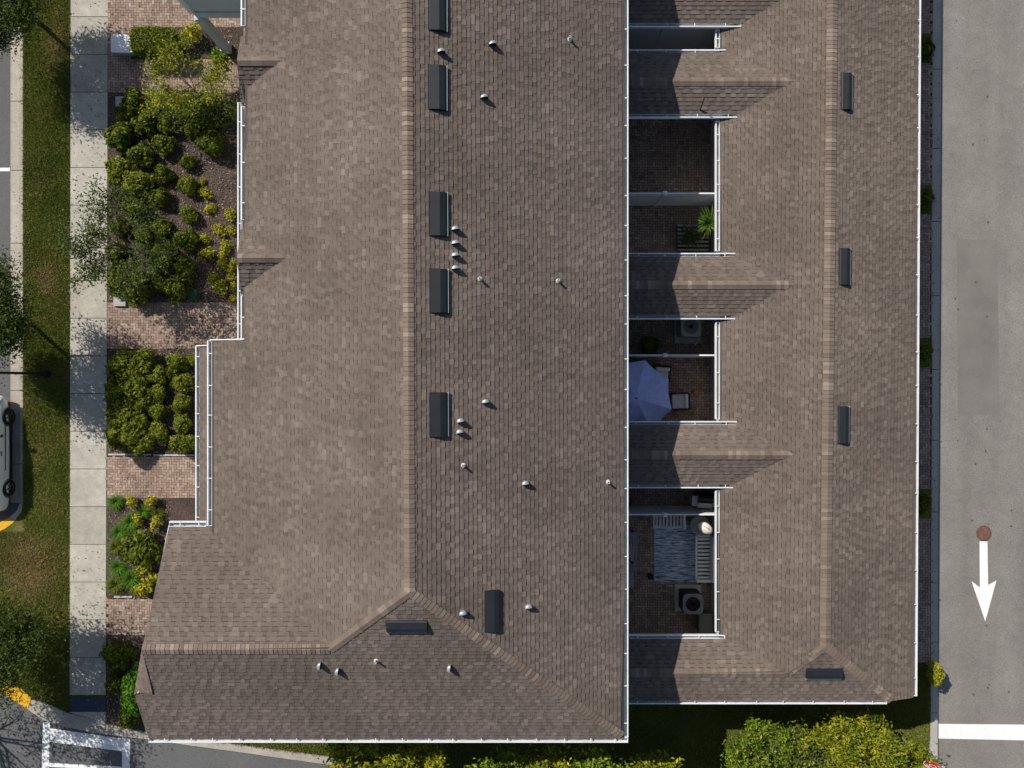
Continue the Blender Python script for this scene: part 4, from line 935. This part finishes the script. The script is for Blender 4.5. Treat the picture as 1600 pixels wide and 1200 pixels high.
def ac(px_, py_, padxy, mat, lab, rz=0):
    c = P(padxy[0], padxy[1], .08); t = thing('air_conditioner', lab, 'air conditioner', (c.x, c.y, 0), 0, 'air conditioners on concrete pads')
    mb = MB(); mb.box((0,0,.05), (1.08,1.06,.10)); mb.build('pad', m_pad, t, local=True)
    k = P(px_, py_, .95); dx, dy = k.x-c.x, k.y-c.y; h = .95
    mb = MB(); mb.prism([q+Vector((dx,dy,0)) for q in rrect(-.38,-.38,.38,.38,.08)], .10, h-.03)
    for i in range(12): mb.prism([q+Vector((dx,dy,0)) for q in rrect(-.388,-.388,.388,.388,.08)], .15+i*.062, .18+i*.062)
    mb.build('cabinet', m_dk if mat is m_acg else m_acg, t, local=True)
    mb = MB(); q = [x+Vector((dx,dy,0)) for x in rrect(-.40,-.40,.40,.40,.09)]; n = len(q); m_ = 24
    inner = [(dx+.29*math.cos(6.283*i/m_), dy+.29*math.sin(6.283*i/m_)) for i in range(m_)]
    outer = []
    for i in range(m_):
        a = 6.283*i/m_; s = .4/max(abs(math.cos(a)), abs(math.sin(a))); s = min(s, .50); outer.append((dx+s*math.cos(a), dy+s*math.sin(a)))
    for i in range(m_):
        j = (i+1) % m_; mb.poly([(*outer[i], h), (*outer[j], h), (*inner[j], h), (*inner[i], h)]); mb.poly([(*inner[i], h), (*inner[j], h), (*inner[j], h-.10), (*inner[i], h-.10)]); mb.poly([(*outer[j], h), (*outer[i], h), (*outer[i], h-.05), (*outer[j], h-.05)])
    mb.build('top_panel', mat, t, local=True)
    mb = MB(); mb.tube((dx, dy, h-.10), (dx, dy, h-.09), .295, n=24); mb.build('fan_well', m_black, t, local=True)
    mb = MB(); 
    for i in range(3):
        a = i*2.094+.5; mb.poly([(dx+.06*math.cos(a-.6), dy+.06*math.sin(a-.6), h-.065), (dx+.27*math.cos(a-.45), dy+.27*math.sin(a-.45), h-.075), (dx+.28*math.cos(a), dy+.28*math.sin(a), h-.06), (dx+.27*math.cos(a+.45), dy+.27*math.sin(a+.45), h-.05), (dx+.06*math.cos(a+.6), dy+.06*math.sin(a+.6), h-.055)])
    mb.tube((dx,dy,h-.08), (dx,dy,h-.03), .075, n=14); mb.build('fan', m_galv, t, local=True)
    mb = MB()
    for rr in (.10,.16,.22,.28):
        for i in range(28): a, d = 6.283*i/28, 6.283*(i+1)/28; mb.tube((dx+rr*math.cos(a), dy+rr*math.sin(a), h+.01), (dx+rr*math.cos(d), dy+rr*math.sin(d), h+.01), .003, n=4, cap=False)
    mb.build('grille', m_dk, t, local=True); return t
ac(1080, 510, (1075, 516), m_acb, 'beige air conditioner on a concrete pad in the patio above the blue parasol')
ac(1083, 944, (1075, 934), m_acg, 'grey air conditioner on a concrete pad below the blue rug')
mb = MB(); hp = [P(1089,522,.5), P(1091,528,.35), P(1090,534,.15), P(1086,539,.05)]
for a, b_ in zip(hp[:-1], hp[1:]): mb.tube(a, b_, .035, n=8)
tag(mb.build('hose', M('pale_hose', [(.6,.56,.46)], .6), loc=(P(1089,530).x, P(1089,530).y, 0)), 'pale insulated hose curling down from the beige air conditioner', 'hose')
# potted shrub
def potted(name, x, y, z, r, me, lab, pot=True, cat='potted plant', ph=.32, nz=1):
    c = P(x, y, z); t = thing(name, lab, cat, (c.x, c.y, .02)); mb = MB(); mb.lathe((0,0,0), [(.0,0),(.13,0),(.18,ph),(.20,ph),(.20,ph+.03),(.16,ph+.03),(.15,ph-.03),(.0,ph-.03)], 18); mb.build('pot', M('pot_'+name, [(.05,.035,.03)], .7), t, local=True)
    o = bpy.data.objects.new('foliage', me); C.objects.link(o); o.parent = t; o.location = (0, 0, z-.02); o.scale = (r, r, r*nz)
potted('potted_shrub', 1014, 541, .65, .42, SHD[0], 'dark leafy potted shrub against the fence in the patio with the beige air conditioner')
PALM = tuft_mesh('palm', 80, 1, .7, leafmat('palm_leaves', [(.05,.10,.012),(.09,.17,.02),(.17,.24,.04)]), 120, .05)
PALM2 = tuft_mesh('palm', 90, 1, .6, leafmat('palm_dark', [(.045,.06,.012),(.09,.10,.02),(.14,.13,.03)]), 121, .035)
potted('potted_palm', 1107, 352, 1.65, .62, PALM, 'sunlit bright green spiky potted palm against the garage wall', ph=.6)
potted('potted_palm', 1077, 371, .95, .62, PALM2, 'olive spiky potted palm standing on the striped slatted deck', ph=.4)
# slatted furniture
m_slat = M('white_painted_wood', [(.50,.51,.51)], .6, [(5,.06,3)]); m_slatg = M('grey_painted_wood', [(.30,.30,.29)], .6, [(5,.1,3)])
c = P(1083, 371, .3); t = thing('slatted_lounger', 'grey and black striped slatted lounge bench under the potted palms', 'bench', (c.x, c.y, .02))
mb = MB(); mb.box((0,0,.20), (1.26,1.12,.06)); mb.build('base', m_black, t, local=True)
for k in range(7): mb = MB(); mb.box((0,-.50+k*.165,.26), (1.26,.082,.03)); mb.build('slat', m_slatg, t, local=True)
for (x, y) in ((-.58,-.5),(.58,-.5),(-.58,.5),(.58,.5)): mb = MB(); mb.box((x,y,.085), (.06,.06,.17)); mb.build('leg', m_black, t, local=True)
def sofa(name, c, rz, L, D, ns, lab, mat, arms=True):
    t = thing(name, lab, 'bench', (c.x, c.y, .045), rz, 'white slatted benches by the rug')
    mb = MB()
    for s in (-1, 1): mb.box((0, s*(D/2-.04), .36), (L-.161, .08, .06))
    for s in (-1, 1): mb.box((s*(L/2-.04), 0, .362), (.08, D, .062))
    mb.build('seat_frame', mat, t, local=True)
    for k in range(ns): mb = MB(); mb.box((-L/2+.08+(L-.16)*(k+.5)/ns, 0, .385), ((L-.16)/ns*.56, D-.165, .025)); mb.build('slat', mat, t, local=True)
    for (x, y) in ((-1,-1),(1,-1),(-1,1),(1,1)): mb = MB(); mb.box((x*(L/2-.04), y*(D/2-.04), .165), (.075, .075, .33)); mb.build('leg', mat, t, local=True)
    mb = MB(); mb.box((0, D/2-.02, .62), (L-.02, .035, .10), 0, .5, -.1); mb.box((0, D/2-.03, .47), (L-.02, .03, .07), 0, .5, -.1); mb.build('backrest', mat, t, local=True)
    if arms: mb = MB(); mb.box((L/2-.045, 0, .54), (.09, D, .03)); mb.box((L/2-.045,-D/2+.05,.46), (.07,.07,.13)); mb.build('armrest', mat, t, local=True)
    return t
c = P(1098, 872, .4); sofa('slatted_bench', Vector((c.x+.03, c.y, 0)), -math.pi/2, 1.85, .66, 11, 'long white slatted bench against the garage wall right of the blue rug', m_slat)
c = P(1045, 819, .4); sofa('slatted_bench', Vector((c.x, c.y+.16, 0)), 0, 1.28, .66, 8, 'short white slatted bench above the blue rug, backed against the fence', m_slat)
mb = MB(); A_ = P(1022, 909); B_ = P(1086, 824)
m_rug = bpy.data.materials.new('blue_striped_rug'); m_rug.use_nodes = True; tt = m_rug.node_tree; gg = tt.nodes.new('ShaderNodeNewGeometry'); mp = tt.nodes.new('ShaderNodeMapping'); mp.inputs['Scale'].default_value = (1.3, 14, 1)
nz = tt.nodes.new('ShaderNodeTexNoise'); nz.inputs['Scale'].default_value = 1.6; nz.inputs['Detail'].default_value = 5; nz.inputs['Roughness'].default_value = .7; rp = tt.nodes.new('ShaderNodeValToRGB')
e = rp.color_ramp.elements; e[0].position = .38; e[0].color = (.03,.05,.09,1); e[1].position = .62; e[1].color = (.70,.74,.80,1); x_ = e.new(.5); x_.color = (.30,.37,.47,1)
tt.links.new(gg.outputs['Position'], mp.inputs[0]); tt.links.new(mp.outputs[0], nz.inputs['Vector']); tt.links.new(nz.outputs[0], rp.inputs[0]); tt.links.new(rp.outputs[0], tt.nodes['Principled BSDF'].inputs['Base Color']); tt.nodes['Principled BSDF'].inputs['Roughness'].default_value = .95
mb.bb((A_.x, A_.y, .024), (B_.x+.3, B_.y+.1, .034)); tag(mb.build('rug', m_rug, loc=(A_.x, A_.y, 0)), 'blue and white streaked outdoor rug between the two white slatted benches', 'rug')
# pod chair, table with folded parasol, grill, boxes
c = P(1092, 820, .4); t = thing('pod_chair', 'grey pod chair with a cream rounded hood in the patio corner by the fence', 'chair', (c.x, c.y, .02))
mb = MB(); mb.lathe((0,0,0), [(.0,0),(.30,0),(.32,.05),(.10,.12),(.34,.34),(.40,.52),(.36,.55),(.28,.42),(.0,.38)], 24); mb.build('base', m_acg, t, local=True, smooth=True)
k = P(1103, 826, 1.62); mb = MB(); mb.tube((.1,-.05,.4), (k.x-c.x, k.y-c.y, 1.55), .03, n=8); mb.build('stem', m_acg, t, local=True)
m_cream = M('cream_cloth', [(.74,.69,.60)], .8, [(8,.06,3)], (12,.4,.02)); mb = MB(); d = Vector((k.x-c.x, k.y-c.y, 0))
N1, N2 = 8, 24
for i in range(N1+1):
    a = math.pi/2*i/N1; rr = math.cos(a); zz = 1.5+.20*math.sin(a)
    for j in range(N2):
        b_ = 6.283*j/N2; x, y = .30*rr*math.cos(b_), .21*rr*math.sin(b_); cc, ss = math.cos(-.6), math.sin(-.6); mb.v.append((d.x+x*cc-y*ss, d.y+x*ss+y*cc, zz))
for i in range(N1):
    for j in range(N2): l = (j+1) % N2; mb.f.append((i*N2+j, i*N2+l, (i+1)*N2+l, (i+1)*N2+j)); mb.r.append(.5)
mb.f.append(tuple(range(N2))[::-1]); mb.r.append(.5); hd = mb.build('hood', m_cream, t, local=True, smooth=True)
mb = MB(); mb.tube(d+Vector((-.12,.13,1.665)), d+Vector((.10,-.0,1.705)), .012, n=6); mb.build('seam', m_dk, hd, local=True)
c = P(987, 862, .7); t = thing('patio_table', 'grey plank patio table along the townhouse side, carrying a folded parasol', 'table', (c.x-.1, c.y, .02))
mb = MB()
for k in range(6): mb.box((-.22+k*.098, 0, .70), (.088, 1.55, .04))
mb.box((0,0,.66), (.5,1.4,.04)); mb.build('table_top', M('grey_plank', [(.22,.21,.22)], .7, [(5,.1,3)]), t, local=True)
for (x, y) in ((-.22,-.7),(.22,-.7),(-.22,.7),(.22,.7)): mb = MB(); mb.box((x,y,.32), (.06,.06,.64)); mb.build('leg', m_black, t, local=True)
t = thing('folded_parasol', 'folded grey parasol lying on the plank patio table', 'parasol', (c.x, c.y-.4, .76)); mb = MB()
for a in (-.35, -.1, .12, .3): mb.tube((0,0,.04), (-.5*math.sin(a)-.1, .75*math.cos(a), .05), .02, .05, 7)
mb.build('canopy', M('grey_cloth', [(.30,.30,.31)], .8), t, local=True); mb = MB(); mb.tube((0,0,.02), (0,0,.12), .05, n=12); mb.build('crown_cap', m_black, t, local=True)
c = P(986, 905, .4); t = thing('garden_bench', 'plain grey bench end below the plank table, half under the townhouse gutter', 'bench', (c.x-.1, c.y, .02)); mb = MB(); mb.box((0,0,.42), (.42,.62,.05)); mb.build('seat', m_slatg, t, local=True)
for (x, y) in ((-.17,-.26),(.17,-.26),(-.17,.26),(.17,.26)): mb = MB(); mb.box((x,y,.195), (.05,.05,.39)); mb.build('leg', m_black, t, local=True)
c = P(1016, 900, .15); t = thing('lantern', 'small black lantern on the bricks left of the blue rug', 'lantern', (c.x, c.y, .02)); mb = MB(); mb.box((0,0,.02), (.18,.18,.04)); mb.box((0,0,.27), (.19,.19,.03)); mb.lathe((0,0,.285), [(.08,0),(.05,.04),(.02,.05)], 12)
for (x, y) in ((-1,-1),(1,-1),(-1,1),(1,1)): mb.box((x*.08,y*.08,.147), (.015,.015,.212))
mb.build('frame', m_black, t, local=True)
c = P(1102, 971, .4); t = thing('storage_box', 'dark grey lidded storage box in the lower right corner of the rug patio', 'storage box', (c.x, c.y, .02)); mb = MB(); mb.box((0,-.05,.22), (.52,.75,.44)); mb.build('body', M('box_grey', [(.10,.11,.11)], .6), t, local=True, bevel=.02); mb = MB(); mb.box((0,-.05,.465), (.58,.80,.05)); mb.box((0,.2,.497), (.5,.24,.012)); mb.build('lid', M('box_lid', [(.11,.11,.10)], .6), t, local=True, bevel=.015)
c = P(1101, 782, .8); t = thing('barbecue_grill', 'black barbecue grill with steel shelves in the corner of the narrow patio', 'grill', (c.x, c.y, .02), rad(-4))
m_st = M('steel', [(.42,.42,.42)], .35, metal=.6)
mb = MB(); mb.box((0,0,.40), (.52,.42,.62)); mb.build('cabinet', m_dk, t, local=True); mb = MB(); mb.box((0,-.05,.80), (.62,.50,.12)); mb.box((-.05,-.14,.868), (.42,.16,.012)); mb.build('firebox', m_st, t, local=True, bevel=.02)
mb = MB()
for k in range(9):
    a = math.pi*k/8; mb.v += [(-.28, .10+.20*math.cos(a), .86+.17*math.sin(a)), (.28, .10+.20*math.cos(a), .86+.17*math.sin(a))]
for k in range(8): mb.f.append((2*k, 2*k+1, 2*k+3, 2*k+2)); mb.r.append(.5)
mb.f += [tuple(range(0,18,2)), tuple(range(1,18,2))]; mb.r += [.5,.5]; mb.build('lid', m_dk, t, local=True)
for s in (-1, 1): mb = MB(); mb.box((s*.42,-.03,.84), (.2,.40,.03)); mb.build('side_shelf', m_st, t, local=True, bevel=.008)
for k in range(3): mb = MB(); mb.tube((-.15+k*.15,-.30,.80), (-.15+k*.15,-.33,.80), .028, n=10); mb.build('knob', m_black, t, local=True)
for (x, y) in ((-.22,-.18),(.22,-.18),(-.22,.18),(.22,.18)): mb = MB(); mb.tube((x-.02,y,.05), (x+.02,y,.05), .05, n=12); mb.build('wheel', m_black, t, local=True)
c = P(983, 783, .5); t = thing('bin', 'dark blue bin tucked under the townhouse gutter in the barbecue patio', 'bin', (c.x-.12, c.y, .02)); mb = MB(); mb.lathe((0,0,0), [(.0,0),(.17,0),(.22,.5),(.23,.52),(.20,.52),(.15,.05),(.0,.05)], 20); mb.build('body', M('bin_blue', [(.03,.05,.08)], .5), t, local=True); mb = MB(); mb.lathe((0,0,.52), [(.235,0),(.235,.03),(.1,.07),(0,.075)], 20); mb.build('lid', M('bin_lid', [(.05,.07,.10)], .5), t, local=True)
mb = MB(); mb.box((8.08,-1.05,1.95), (.06,.14,.2)); mb.tube((8.06,-1.05,2.0), (7.78,-1.0,2.02), .015, n=6); mb.tube((7.78,-1.0,2.02), (7.72,-.9,1.95), .02, n=6); mb.lathe((7.72,-.9,1.78), [(.03,0),(.07,.03),(.06,.12),(.02,.16)], 10); mb.build('wall_lamp', m_black, gar)
